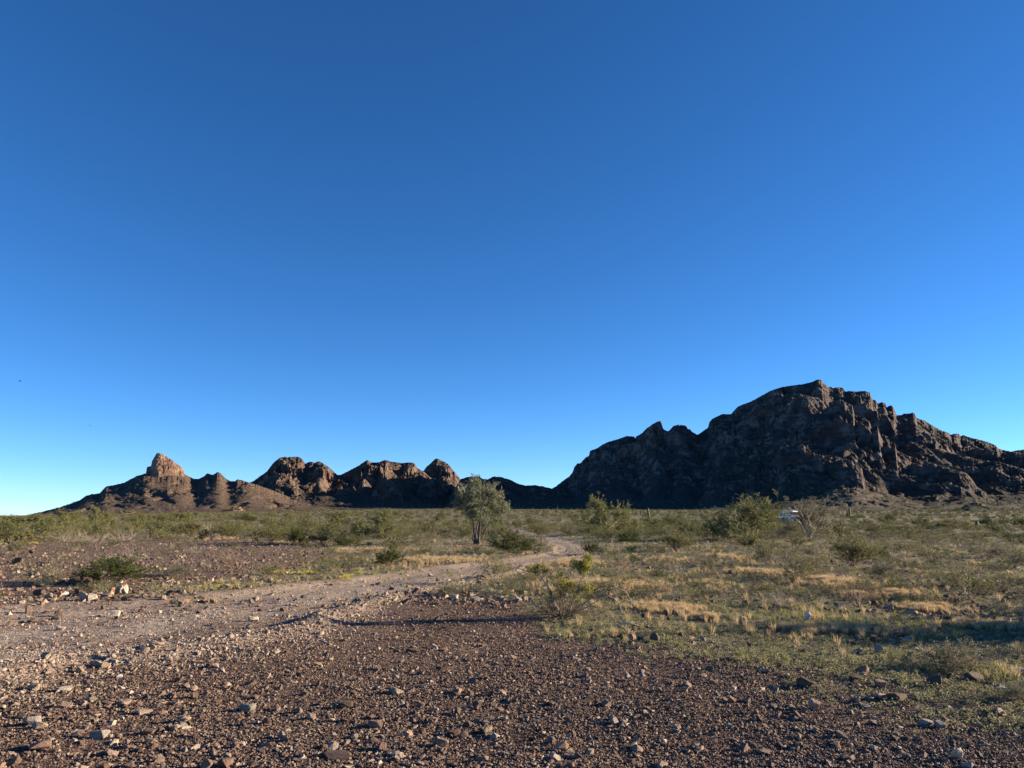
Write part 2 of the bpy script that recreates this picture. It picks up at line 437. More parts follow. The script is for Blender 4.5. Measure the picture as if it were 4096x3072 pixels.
def smooth1(a, n):
    if n < 1: return a
    k = np.hanning(2 * n + 3); k /= k.sum()
    return np.convolve(np.pad(a, n + 1, mode='edge'), k, mode='valid')
def terrain(name, pts, Rf, Rr, Rb, prof, material, seed=1, rows=150, step=0.0009, rough=1.0, spur=0.25, jit=2.0, ssig=40, scl=1.0, wcliff=0.05, W=(0.55, 0.97)):
    """pts: skyline in photograph pixels; Rf, Rr, Rb: distance of the foot, crest and back foot"""
    p = np.array(pts, dtype=float)
    az, te = azel(p[:, 0], p[:, 1])
    A = np.arange(az[0], az[-1], step)
    na = len(A)
    T = np.interp(A, az, te)
    T = T + jit / 4 / F_PX * (fbm(A * 420, A * 0, 3, seed + 60, 0.6)) * 1.3
    Ts = smooth1(T, ssig)
    f_ = lambda v: np.interp(A, np.linspace(A[0], A[-1], len(v)), v) if isinstance(v, (list, tuple)) else np.full(na, float(v))
    rf, rr, rb = f_(Rf), f_(Rr), f_(Rb)
    # crest wanders in depth, so it is a ridge and not a wall
    rr = rr + (rr - rf) * 0.16 * perlin(A * 14 / scl, A * 0 + 3.3, seed)
    front = np.concatenate([np.linspace(-0.05, 0.45, int(rows * 0.25), endpoint=False), np.linspace(0.45, 1.0, int(rows * 0.60))])
    back = np.linspace(1.0, 2.0, rows - len(front) + 1)[1:]
    S = np.concatenate([front, back])[:, None] * np.ones((1, na))
    Rg = np.where(S <= 1, rf + (rr - rf) * S, rr + (rb - rr) * (S - 1))
    AA = np.ones((len(S), 1)) * A
    X = Rg * np.sin(AA); Y = Rg * np.cos(AA)
    G = plain_z(X, Y)
    gr_ = np.array([G[int(np.argmin(np.abs(S[:, i] - 1))), i] for i in (0, na // 2, na - 1)])
    Gr = np.interp(A, [A[0], A[na // 2], A[-1]], gr_)
    H = np.maximum(Ts * rr + CAM_H - Gr, 1.0)
    # warp of the profile: flutes in the cliffs, gullies in the slopes
    L = 90.0 * scl
    U = AA * rr.mean()                                    # metres across
    wx = X + 26 * scl * fbm(X / 70 / scl, Y / 70 / scl, 3, seed + 40); wy = Y + 26 * scl * fbm(X / 70 / scl, Y / 70 / scl, 3, seed + 44)
    gul = ridged((wx * 0.92 + wy * 0.40) / L, (wy * 0.92 - wx * 0.40) / (L * 2.1), 5, seed + 2, 0.55) - 0.45
    flute = fbm(wx / (12.0 * scl), wy / (20.0 * scl), 4, seed + 5, 0.6)
    big = fbm(X / (150 * scl), Y / (150 * scl), 3, seed + 8)
    sw = S + spur * 1.25 * gul * np.clip(S * 2.0, 0, 1) * np.clip((1.08 - S) * 3.0, 0, 1) + wcliff * flute * sstep(.35, .6, S) * np.clip((1.02 - S) * 5, 0, 1) + min(0.16, spur) * big * np.clip((1 - S) * 3, 0, 1)
    pp = np.array(prof)
    swc = np.clip(sw, -0.1, 1)
    Pc = np.interp(swc, pp[:, 0], pp[:, 1]); Pt = np.interp(swc, [-.1, 0, .3, .6, .85, 1], [-.02, 0, .15, .42, .76, 1.0])
    cw = sstep(-0.25, 0.20, fbm(X / (95 * scl) + 5, Y / (95 * scl), 3, seed + 51)) if prof is not CAP else 1.0
    Pf = Pt + (Pc - Pt) * cw
    Pb = 1 - np.clip(S - 1, 0, 1) ** 1.1 * 1.05
    Pp = np.where(S <= 1, Pf, Pb)
    Z = H * Pp
    env = np.clip(Pp * 5, 0, 1) * (0.13 + 0.75 * sstep(0.38, 0.75, Pp))
    Z = Z + rough * env * (5.0 * scl * fbm(X / 28 / scl, Y / 28 / scl, 4, seed + 11, 0.6) + 2.2 * scl * (ridged(X / 9 / scl, Y / 9 / scl, 3, seed + 13) - .5))
    cm = sstep(0.40, 0.62, Pp) * (0.35 + 0.65 * cw) * (S < 1.05)
    Z = Z + rough * cm * (5.5 * scl * (ridged(wx / 30 / scl, wy / 38 / scl, 5, seed + 17, 0.62) - .5) - 16.0 * scl * np.clip(ridged((wx + wy * .5) / 46 / scl, (wy - wx * .5) / 80 / scl, 3, seed + 19) - .70, 0, 1))
    st = 17.0 * scl; qq = (Z + 0.12 * X) / st + 1.6 * fbm(X / 110 / scl, Y / 110 / scl, 4, seed + 23); fr = qq - np.floor(qq)
    Z = Z + 0.40 * min(rough, 1) * cm * st * (sstep(0.35, 0.95, fr) - fr)
    sl = (1 - cm) * np.clip(Pp * 4, 0, 1)          # washed gullies in the slopes below the rock
    Z = Z - sl * 6.5 * scl * np.clip(ridged(U / 52 / scl + .6 * big + .25 * fbm(X / 25, Y / 25, 2, seed), Rg / 260 / scl, 3, seed + 71) - .62, 0, 1) * 2.2
    # lift or lower the crest so the skyline is the one of the place
    Wt = sstep(W[0], W[1], S) * (1 - sstep(1.15, 1.8, S))
    Kt = sstep(0.05, 0.5, S)
    for it in range(4):
        el = (Z + G - CAM_H) / Rg
        mx = el.max(0); ix = el.argmax(0)
        dz = (T - mx) * Rg[ix, np.arange(na)]
        if it == 0:
            dz = smooth1(dz, ssig // 2); Z = Z + dz * Kt * (1 - sstep(1.2, 2, S))
        else:
            Z = Z + dz * Wt
            over = np.maximum((Z + G - CAM_H) / Rg - T, 0) * Rg     # anything nearer that still pokes above
            Z = Z - over
    edge = sstep(-0.05, 0.03, S) * (1 - sstep(1.9, 2.0, S))
    Z = Z * edge - 3.0 * (1 - edge)
    V = np.stack([X, Y, Z + G], -1).reshape(-1, 3)
    I = np.arange(V.shape[0]).reshape(len(S), na)
    F = np.stack([I[:-1, :-1], I[:-1, 1:], I[1:, 1:], I[1:, :-1]], -1).reshape(-1, 4)
    me = mesh_np(name, V, F, [material], smooth=False)
    o = tag(link(name, me), kind='structure')
    return o, (X, Y, Z + G, S)

TALUS = [(-0.1, -0.02), (0, 0), (0.25, 0.09), (0.5, 0.25), (0.72, 0.47), (0.86, 0.68), (0.93, 0.86), (1.0, 1.0)]
CONE = [(-0.1, -0.02), (0, 0), (0.3, 0.14), (0.6, 0.42), (0.85, 0.76), (1.0, 1.0)]
CLIFF = [(-0.1, -0.02), (0, 0), (0.25, 0.11), (0.42, 0.22), (0.56, 0.34), (0.60, 0.46), (0.70, 0.55), (0.78, 0.63), (0.82, 0.82), (0.90, 0.90), (1.0, 1.0)]
CAP = [(-0.1, -0.05), (0, 0), (0.12, 0.45), (0.35, 0.60), (0.6, 0.75), (1.0, 1.0)]
MT = []
def T_(*a, **k):
    o, g = terrain(*a, **k); MT.append((o, g)); return o
# left hill that carries the butte
T_('hill', [(60, 2085), (107, 2063), (139, 2053), (184, 2043), (239, 2029), (278, 2016), (318, 2001), (338, 1986), (368, 1976), (398, 1974), (423, 1946), (457, 1940), (497, 1931), (517, 1919), (547, 1904), (582, 1893), (620, 1893), (680, 1893), (740, 1897), (776, 1916), (796, 1915), (816, 1905), (828, 1893), (853, 1899), (870, 1887), (885, 1895), (903, 1914), (925, 1925), (940, 1924), (950, 1917), (975, 1923), (995, 1929), (1060, 1950), (1150, 1985), (1250, 2015), (1360, 2045), (1400, 2060)],
   900, 1320, 1700, CONE, M['mt_left'], seed=3, rows=190, ssig=26, spur=0.05, rough=0.22, wcliff=0.02)
T_('butte', [(575, 1930), (584, 1892), (588, 1867), (604, 1865), (608, 1844), (617, 1829), (626, 1813), (639, 1811), (661, 1822), (686, 1839), (706, 1854), (729, 1869), (735, 1879), (737, 1897), (746, 1925)],
   1290, 1322, 1375, CAP, M['mt_cap'], seed=9, rows=120, step=0.0005, ssig=4, spur=0.08, scl=0.30, wcliff=0.05, rough=0.7, jit=1.0)
T_('hill.001', [(900, 2060), (960, 1975), (1000, 1930), (1018, 1922), (1045, 1901), (1068, 1886), (1081, 1868), (1097, 1847), (1120, 1830), (1145, 1826), (1151, 1832), (1158, 1827), (1199, 1828), (1210, 1838), (1222, 1855), (1231, 1849), (1246, 1846), (1260, 1852), (1274, 1844), (1294, 1853), (1316, 1870), (1337, 1888), (1350, 1899), (1366, 1900), (1420, 1950), (1500, 2010), (1560, 2050)],
   1150, 1650, 1950, CLIFF, M['mt_mid'], seed=14, rows=170, ssig=20, spur=0.22, wcliff=0.05)
T_('hill.002', [(1230, 2060), (1300, 1960), (1366, 1897), (1389, 1886), (1416, 1872), (1434, 1863), (1452, 1850), (1472, 1839), (1486, 1850), (1515, 1849), (1542, 1839), (1561, 1846), (1606, 1852), (1646, 1849), (1660, 1855), (1667, 1870), (1678, 1877), (1694, 1886), (1740, 1925), (1800, 1985), (1850, 2040)],
   1200, 1750, 2050, CLIFF, M['mt_mid'], seed=22, rows=170, ssig=20, spur=0.26, wcliff=0.05)
T_('hill.003', [(1620, 2040), (1660, 1930), (1694, 1883), (1705, 1868), (1723, 1852), (1741, 1835), (1748, 1834), (1769, 1843), (1793, 1856), (1809, 1877), (1827, 1897), (1841, 1916), (1870, 1950), (1920, 2000), (1960, 2045)],
   1450, 1950, 2200, CLIFF, M['mt_mid'], seed=29, rows=120, ssig=16, spur=0.30)
T_('hill.004', [(1750, 2050), (1800, 1985), (1841, 1917), (1868, 1908), (1900, 1906), (1918, 1907), (1931, 1915), (1949, 1918), (1973, 1906), (2002, 1907), (2042, 1919), (2075, 1936), (2103, 1942), (2136, 1940), (2164, 1944), (2207, 1954), (2300, 1985), (2420, 2045)],
   1120, 1480, 1750, CONE, M['mt_mid'], seed=35, rows=110, ssig=24, spur=0.25)
# front spurs of the middle hills
T_('spur', [(1440, 2050), (1475, 1985), (1500, 1950), (1530, 1925), (1560, 1914), (1590, 1913), (1603, 1931), (1612, 1958), (1635, 1987), (1644, 2012), (1660, 2045)],
   1250, 1430, 1600, CLIFF, M['mt_mid'], seed=41, rows=110, ssig=12, scl=0.6, spur=0.3)
T_('spur.001', [(1640, 2050), (1668, 1950), (1690, 1918), (1730, 1914), (1768, 1917), (1782, 1931), (1800, 1950), (1850, 1985), (1900, 2015), (1960, 2048)],
   1300, 1520, 1700, CLIFF, M['mt_mid'], seed=45, rows=110, ssig=14, scl=0.6, spur=0.3)
T_('outcrop', [(846, 2068), (890, 2045), (925, 2035), (935, 2024), (960, 2027), (985, 2045), (1004, 2066)],
   860, 890, 930, CAP, M['mt_cap'], seed=50, rows=60, step=0.0007, ssig=6, scl=0.3)
T_('outcrop.001', [(465, 2072), (478, 2043), (510, 2040), (560, 2052), (600, 2070)],
   860, 890, 930, CAP, M['mt_cap'], seed=51, rows=60, step=0.0007, ssig=6, scl=0.3)
# the big mountain on the right
SKY_F = [(2060, 2050), (2140, 1995), (2207, 1955), (2225, 1944), (2254, 1921), (2278, 1905), (2291, 1887), (2297, 1868), (2309, 1854), (2323, 1852), (2339, 1832), (2356, 1822), (2360, 1803), (2388, 1793), (2408, 1779), (2433, 1767), (2470, 1757), (2506, 1744), (2539, 1746), (2541, 1755), (2545, 1746), (2571, 1730), (2583, 1716), (2608, 1698), (2628, 1687), (2644, 1683), (2651, 1710), (2657, 1718), (2669, 1725), (2677, 1722), (2693, 1704), (2714, 1698), (2746, 1703), (2752, 1718), (2758, 1715), (2770, 1728), (2789, 1739), (2810, 1726), (2833, 1709), (2836, 1690), (2848, 1676), (2869, 1665), (2890, 1656), (2924, 1657), (2936, 1642), (2953, 1625), (2978, 1615), (3004, 1606), (3038, 1587), (3080, 1564), (3122, 1549), (3164, 1542), (3215, 1536), (3253, 1526), (3270, 1517), (3286, 1520), (3291, 1530), (3303, 1536), (3312, 1549), (3327, 1547), (3335, 1553), (3346, 1548), (3371, 1551), (3381, 1566), (3396, 1563), (3426, 1566), (3457, 1563), (3480, 1570), (3490, 1598), (3498, 1601), (3502, 1599), (3511, 1614), (3529, 1608), (3543, 1617), (3547, 1629), (3558, 1622), (3570, 1621), (3576, 1637), (3588, 1661), (3609, 1660), (3613, 1654), (3641, 1654), (3650, 1649), (3658, 1653), (3666, 1672), (3692, 1680), (3715, 1692), (3739, 1708), (3770, 1723), (3793, 1731), (3805, 1740), (3813, 1734), (3837, 1735), (3842, 1745), (3852, 1740), (3872, 1747), (3903, 1755), (3946, 1766), (3985, 1782), (3993, 1794), (4024, 1802), (4044, 1806), (4075, 1800), (4096, 1798), (4220, 1800), (4400, 1850), (4650, 1930), (4900, 2040)]
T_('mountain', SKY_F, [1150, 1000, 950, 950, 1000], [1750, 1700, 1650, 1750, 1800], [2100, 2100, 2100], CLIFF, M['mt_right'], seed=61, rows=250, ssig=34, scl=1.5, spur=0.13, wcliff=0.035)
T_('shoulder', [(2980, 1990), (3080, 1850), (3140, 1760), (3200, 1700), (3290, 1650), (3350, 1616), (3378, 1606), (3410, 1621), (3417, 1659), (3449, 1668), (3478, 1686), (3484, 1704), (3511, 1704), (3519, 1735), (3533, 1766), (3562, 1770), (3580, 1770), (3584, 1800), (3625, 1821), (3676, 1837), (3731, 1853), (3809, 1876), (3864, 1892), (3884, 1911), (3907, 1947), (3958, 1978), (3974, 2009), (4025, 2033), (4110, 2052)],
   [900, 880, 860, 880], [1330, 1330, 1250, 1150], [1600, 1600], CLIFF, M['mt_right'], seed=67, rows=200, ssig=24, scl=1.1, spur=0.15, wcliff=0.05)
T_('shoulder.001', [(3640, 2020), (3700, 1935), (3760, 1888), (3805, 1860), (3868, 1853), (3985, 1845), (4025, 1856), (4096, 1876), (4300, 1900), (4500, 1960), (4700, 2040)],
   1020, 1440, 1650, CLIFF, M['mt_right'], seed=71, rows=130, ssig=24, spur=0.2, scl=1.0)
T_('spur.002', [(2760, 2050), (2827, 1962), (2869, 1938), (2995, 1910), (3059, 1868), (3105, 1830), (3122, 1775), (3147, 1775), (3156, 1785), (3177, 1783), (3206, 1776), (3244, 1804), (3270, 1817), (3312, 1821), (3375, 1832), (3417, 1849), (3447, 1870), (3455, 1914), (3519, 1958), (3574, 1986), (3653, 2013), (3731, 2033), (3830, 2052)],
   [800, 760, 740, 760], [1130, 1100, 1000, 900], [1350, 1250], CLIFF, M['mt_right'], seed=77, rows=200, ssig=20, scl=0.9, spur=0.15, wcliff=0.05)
M['mt_apron'] = mountain_material('talus_rock', (0.10, 0.082, 0.068), (0.17, 0.135, 0.105), (0.125, 0.104, 0.078), (0.055, 0.055, 0.036), (0.105, 0.08, 0.064))
T_('talus', [(2960, 2056), (3120, 2008), (3250, 1966), (3340, 1938), (3420, 1926), (3470, 1941), (3560, 1978), (3660, 2012), (3760, 2036), (3870, 2054)],
   640, 950, 1060, CONE, M['mt_apron'], seed=91, rows=90, ssig=24, scl=0.7, spur=0.04, rough=0.35, jit=1)
T_('talus.001', [(3540, 2056), (3680, 2016), (3800, 1993), (3900, 1984), (3990, 2000), (4100, 2018), (4250, 2040), (4400, 2054)],
   700, 1060, 1180, CONE, M['mt_apron'], seed=97, rows=90, ssig=24, scl=0.7, spur=0.04, rough=0.35, jit=1)
T_('mound', [(3790, 2056), (3848, 2029), (3868, 2015), (3899, 2008), (3927, 2013), (3946, 2023), (3985, 2037), (4060, 2052), (4110, 2062)],
   560, 640, 720, CONE, M['mt_right'], seed=83, rows=70, ssig=10, scl=0.4, spur=0.1, jit=1)


# ------------------------------------------------------------------ stones
def hull_mesh(name, n, dims, seed, material, bevel=0.0, detail=0):
    rg = random.Random(seed)
    bm = bmesh.new()
    for i in range(n):
        v = Vector((rg.gauss(0, 1), rg.gauss(0, 1), rg.gauss(0, 1))).normalized()
        # push towards a blocky shape
        p = 3.2
        k = (abs(v.x) ** p + abs(v.y) ** p + abs(v.z) ** p) ** (-1 / p)
        k = 1 + (k - 1) * 0.9
        v = v * k * rg.uniform(0.80, 1.0)
        bm.verts.new((v.x * dims[0] / 2, v.y * dims[1] / 2, v.z * dims[2] / 2))
    r = bmesh.ops.convex_hull(bm, input=bm.verts)
    bmesh.ops.delete(bm, geom=[v for v in bm.verts if not v.link_faces], context='VERTS')
    if bevel:
        bmesh.ops.bevel(bm, geom=list(bm.edges), offset=bevel, segments=1, affect='EDGES', profile=0.6)
    if detail:
        bmesh.ops.triangulate(bm, faces=bm.faces)
        bmesh.ops.subdivide_edges(bm, edges=bm.edges, cuts=detail, use_grid_fill=True)
        co = np.array([v.co for v in bm.verts])
        d = 0.06 * fbm(co[:, 0] * 3 + co[:, 2] * 2.1, co[:, 1] * 3 + co[:, 2] * 1.7, 4, seed % 37)
        for v, dd in zip(bm.verts, d): v.co *= (1 + float(dd))
    # a few facets carry scars
    bmesh.ops.recalc_face_normals(bm, faces=bm.faces)
    me = bpy.data.meshes.new(name); bm.to_mesh(me); bm.free()
    me.materials.append(material)
    return me
def bin_collection(name, objs):
    c = bpy.data.collections.new(name)      # palette of shapes for the scatters, itself not placed in the scene
    for i, me in enumerate(objs):
        o = bpy.data.objects.new('%s_%02d' % (name, i), me); c.objects.link(o)
    return c
def scatter(name, coll, pos, rot, scl, idx, label, cat):
    me = bpy.data.meshes.new(name)
    pos = np.asarray(pos, dtype=np.float32)
    me.vertices.add(len(pos)); me.vertices.foreach_set('co', pos.ravel())
    for nm, arr in (('rot', rot), ('scl', scl)):
        a = me.attributes.new(nm, 'FLOAT_VECTOR', 'POINT'); a.data.foreach_set('vector', np.asarray(arr, dtype=np.float32).ravel())
    a = me.attributes.new('idx', 'INT', 'POINT'); a.data.foreach_set('value', np.asarray(idx, dtype=np.int32))
    o = link(name, me)
    ng = bpy.data.node_groups.new(name + '_nodes', 'GeometryNodeTree')
    ng.interface.new_socket('Geometry', in_out='INPUT', socket_type='NodeSocketGeometry')
    ng.interface.new_socket('Geometry', in_out='OUTPUT', socket_type='NodeSocketGeometry')
    gi = ng.nodes.new('NodeGroupInput'); go = ng.nodes.new('NodeGroupOutput')
    iop = ng.nodes.new('GeometryNodeInstanceOnPoints'); ci = ng.nodes.new('GeometryNodeCollectionInfo')
    ci.inputs['Collection'].default_value = coll
    ci.inputs['Separate Children'].default_value = True; ci.inputs['Reset Children'].default_value = True
    def na(nm, t):
        n = ng.nodes.new('GeometryNodeInputNamedAttribute'); n.data_type = t; n.inputs['Name'].default_value = nm; return n.outputs['Attribute']
    L = ng.links.new
    L(gi.outputs[0], iop.inputs['Points']); L(ci.outputs[0], iop.inputs['Instance'])
    iop.inputs['Pick Instance'].default_value = True
    L(na('idx', 'INT'), iop.inputs['Instance Index'])
    L(na('rot', 'FLOAT_VECTOR'), iop.inputs['Rotation']); L(na('scl', 'FLOAT_VECTOR'), iop.inputs['Scale'])
    L(iop.outputs[0], go.inputs[0])
    md = o.modifiers.new('scatter', 'NODES'); md.node_group = ng
    tag(o, label, cat, kind='stuff')
    return o

rng = np.random.default_rng(2024)
AUTO = []      # things whose label is worked out from what they lie beside
SHAPES = [(1, .8, .5), (1, .65, .42), (1, .9, .62), (1, .6, .28), (1, .75, .35), (.9, .85, .7), (1.1, .55, .4), (1, .7, .5)]
dark_bin = bin_collection('dark_stone', [hull_mesh('stone_chip', 13, SHAPES[i % 8], 100 + i, M['pebble_dark']) for i in range(10)])
light_bin = bin_collection('light_stone', [hull_mesh('pale_chip', 13, SHAPES[i % 8], 200 + i, M['pebble_light']) for i in range(8)])
def cone_points(n, r0, r1, power, spread=0.70, lo=None):
    """random ground points in the field before the camera, denser nearer (power 0 = even in log distance)"""
    u = rng.random(n)
    if abs(power) < 1e-6: r = r0 * (r1 / r0) ** u
    else: r = (r0 ** power + u * (r1 ** power - r0 ** power)) ** (1 / power)
    a = rng.uniform(-spread, spread, n)
    return r * np.sin(a), r * np.cos(a), r
def stones(name, coll, nsh, n, r0, r1, power, s0, s1, want, label, sink=0.25, k=1.0):
    x, y, r = cone_points(n, r0, r1, power)
    w = want(x, y); m = rng.random(n) < w
    x, y, r = x[m], y[m], r[m]; n = len(x)
    s = s0 * (s1 / s0) ** (rng.random(n) ** 2.4)
    s = s * k
    s = np.maximum(s, 0.0011 * r)
    z = ground_z(x, y) + s * (0.5 * 0.45 - sink * 0.5)
    rot = np.stack([rng.normal(0, 0.34, n), rng.normal(0, 0.34, n), rng.random(n) * 6.283], 1)
    scl = np.stack([s * rng.uniform(.8, 1.2, n), s * rng.uniform(.75, 1.15, n), s * rng.uniform(.9, 1.5, n)], 1)
    return scatter(name, coll, np.stack([x, y, z], 1), rot, scl, rng.integers(0, nsh, n), label, 'stones')
def w_dark(x, y):
    t, g = zones(x, y); c = fbm(x / 1.1, y / 1.1, 4, 71)
    return np.clip(1.0 - 0.95 * t - 0.62 * g, 0, 1) * np.clip(0.72 + 1.5 * c, 0.30, 1)
def w_light(x, y):
    t, g = zones(x, y); q = track_q(x, y); c = fbm(x / 1.0, y / 1.0, 3, 73)
    berm = np.exp(-((q + 1.12) / 0.30) ** 2)
    return np.clip(0.10 + 0.62 * t + 0.9 * berm, 0, 1) * np.clip(0.75 + 1.2 * c, 0.3, 1)
stones('gravel', dark_bin, 10, 480000, 4.0, 15, 0.15, 0.010, 0.036, w_dark, 'dark reddish brown gravel strewn thickly over the foreground')
stones('gravel', dark_bin, 10, 280000, 4.2, 9.5, 0.2, 0.007, 0.014, w_dark, 'fine reddish grit between the stones of the foreground')
stones('gravel', dark_bin, 10, 20000, 3.8, 30, 0.5, 0.028, 0.11, w_dark, 'flat brown stone chips scattered over the foreground gravel')
stones('gravel', light_bin, 8, 150000, 4.5, 40, 0.25, 0.014, 0.055, w_light, 'pale gravel of the dirt track and its stony edge')
stones('gravel', light_bin, 8, 8000, 4.5, 40, 0.5, 0.05, 0.12, w_light, 'pale broken stones along the near edge of the dirt track')
stones('gravel', light_bin, 8, 110000, 6, 34, 0.5, 0.025, 0.07, lambda x, y: np.exp(-((track_q(x, y) + 1.12) / 0.2) ** 2) * np.clip(.7 + .8 * fbm(x / 1.2, y / 1.2, 2, 77), .4, 1), 'coarse pale rubble pushed up along the near edge of the track')
stones('gravel', dark_bin, 10, 60000, 14, 85, 0.3, 0.05, 0.20, lambda x, y: w_dark(x, y) * 0.75, 'dark stones strewn over the desert flat beyond the track', k=1.0)

# ------------------------------------------------------------------ individual rocks
PROT = {}
def rock_mesh(color, k, big=False):
    key = (color, k, big)
    if key not in PROT:
        dims = [(1, .8, 1), (1, .65, 1), (1, .95, 1), (1, .7, 1), (1, .85, 1)][k % 5]
        PROT[key] = hull_mesh('rock_' + color.replace(' ', '_'), 15 if big else 12, dims, 300 + 31 * k + (7 if big else 0), M['rock_' + color], 0.022 if big else 0.0, 1 if big else 0)
    return PROT[key]
NEAR = []      # footprints kept clear of other picks
def add_rock(fx, fy, w, h, color, label=None, group=None, k=None, lift=0.0):
    x, y, z, r = hit(fx, fy)
    W = w / 4 / F_PX * r; Hh = max(h / 4 / F_PX * r, 0.22 * W)
    k = rng.integers(0, 10) if k is None else k
    o = link('rock', rock_mesh(color, int(k), w >= 24))
    dep = W * 0.35
    yy = y + dep * 0.6; xx = x * (yy / y)
    # the hull is one unit high; sink a fifth of it
    o.location = (xx, yy, float(ground_z(xx, yy)) + Hh * 0.36 + lift * Hh)
    o.scale = (W * 1.05, W * 0.95, Hh * 1.25)
    o.rotation_euler = (rng.normal(0, .10), rng.normal(0, .14), rng.uniform(-0.35, 0.35) + (math.pi if rng.random() < .5 else 0))
    tag(o, label, 'rock', group)
    NEAR.append((xx, yy, W))
    return o
RING = 'rocks of the low rock ring at left'
ring = [(159, 2383, 44, 22, 'dark brown', 'dark brown boulder at the left end of the rock ring'),
 (194, 2393, 34, 20, 'tan', 'tan rock right beside the dark boulder at the left end of the ring'),
 (239, 2390, 17, 20, 'orange', 'small orange rock left of the white rock in the rock ring'),
 (259, 2390, 26, 19, 'white', 'white rock in the left half of the rock ring'),
 (281, 2388, 20, 13, 'dark brown', 'small dark rock right beside the white rock of the ring'),
 (313, 2382, 36, 24, 'dark brown', 'dark shaded rock behind the big tan rock in the middle of the ring'),
 (333, 2402, 48, 32, 'tan', 'big tan rock with a slanting top in the middle of the rock ring'),
 (366, 2404, 38, 26, 'cream', 'cream rock at the front of the ring, right of the big tan rock'),
 (370, 2384, 34, 22, 'orange', 'orange tan rock behind the cream rock at the front of the ring'),
 (376, 2351, 20, 18, 'tan', 'small tan rock at the very back of the rock ring'),
 (398, 2384, 30, 17, 'tan', 'flat tan rock in the right half of the rock ring'),
 (403, 2366, 24, 17, 'tan', 'tan rock at the back of the ring, above the flat one'),
 (423, 2393, 48, 14, 'brown', 'long flat brown slab at the front right of the rock ring'),
 (428, 2378, 18, 14, 'brown', 'small brown rock left of the orange rock in the ring'),
 (455, 2378, 34, 25, 'orange', 'bright orange rounded rock in the right half of the ring'),
 (466, 2358, 26, 15, 'tan', 'low tan rock behind the orange rock of the ring'),
 (481, 2374, 24, 32, 'cream', 'upright cream rock leaning at the right end of the ring'),
 (497, 2376, 26, 34, 'cream', 'tallest pointed cream rock at the right end of the ring'),
 (520, 2368, 13, 14, 'pinkish', 'small pinkish stone just right of the rock ring')]
for i, (a, b_, c, d, e, f) in enumerate(ring): add_rock(a, b_, c, d, e, f, RING, k=i)
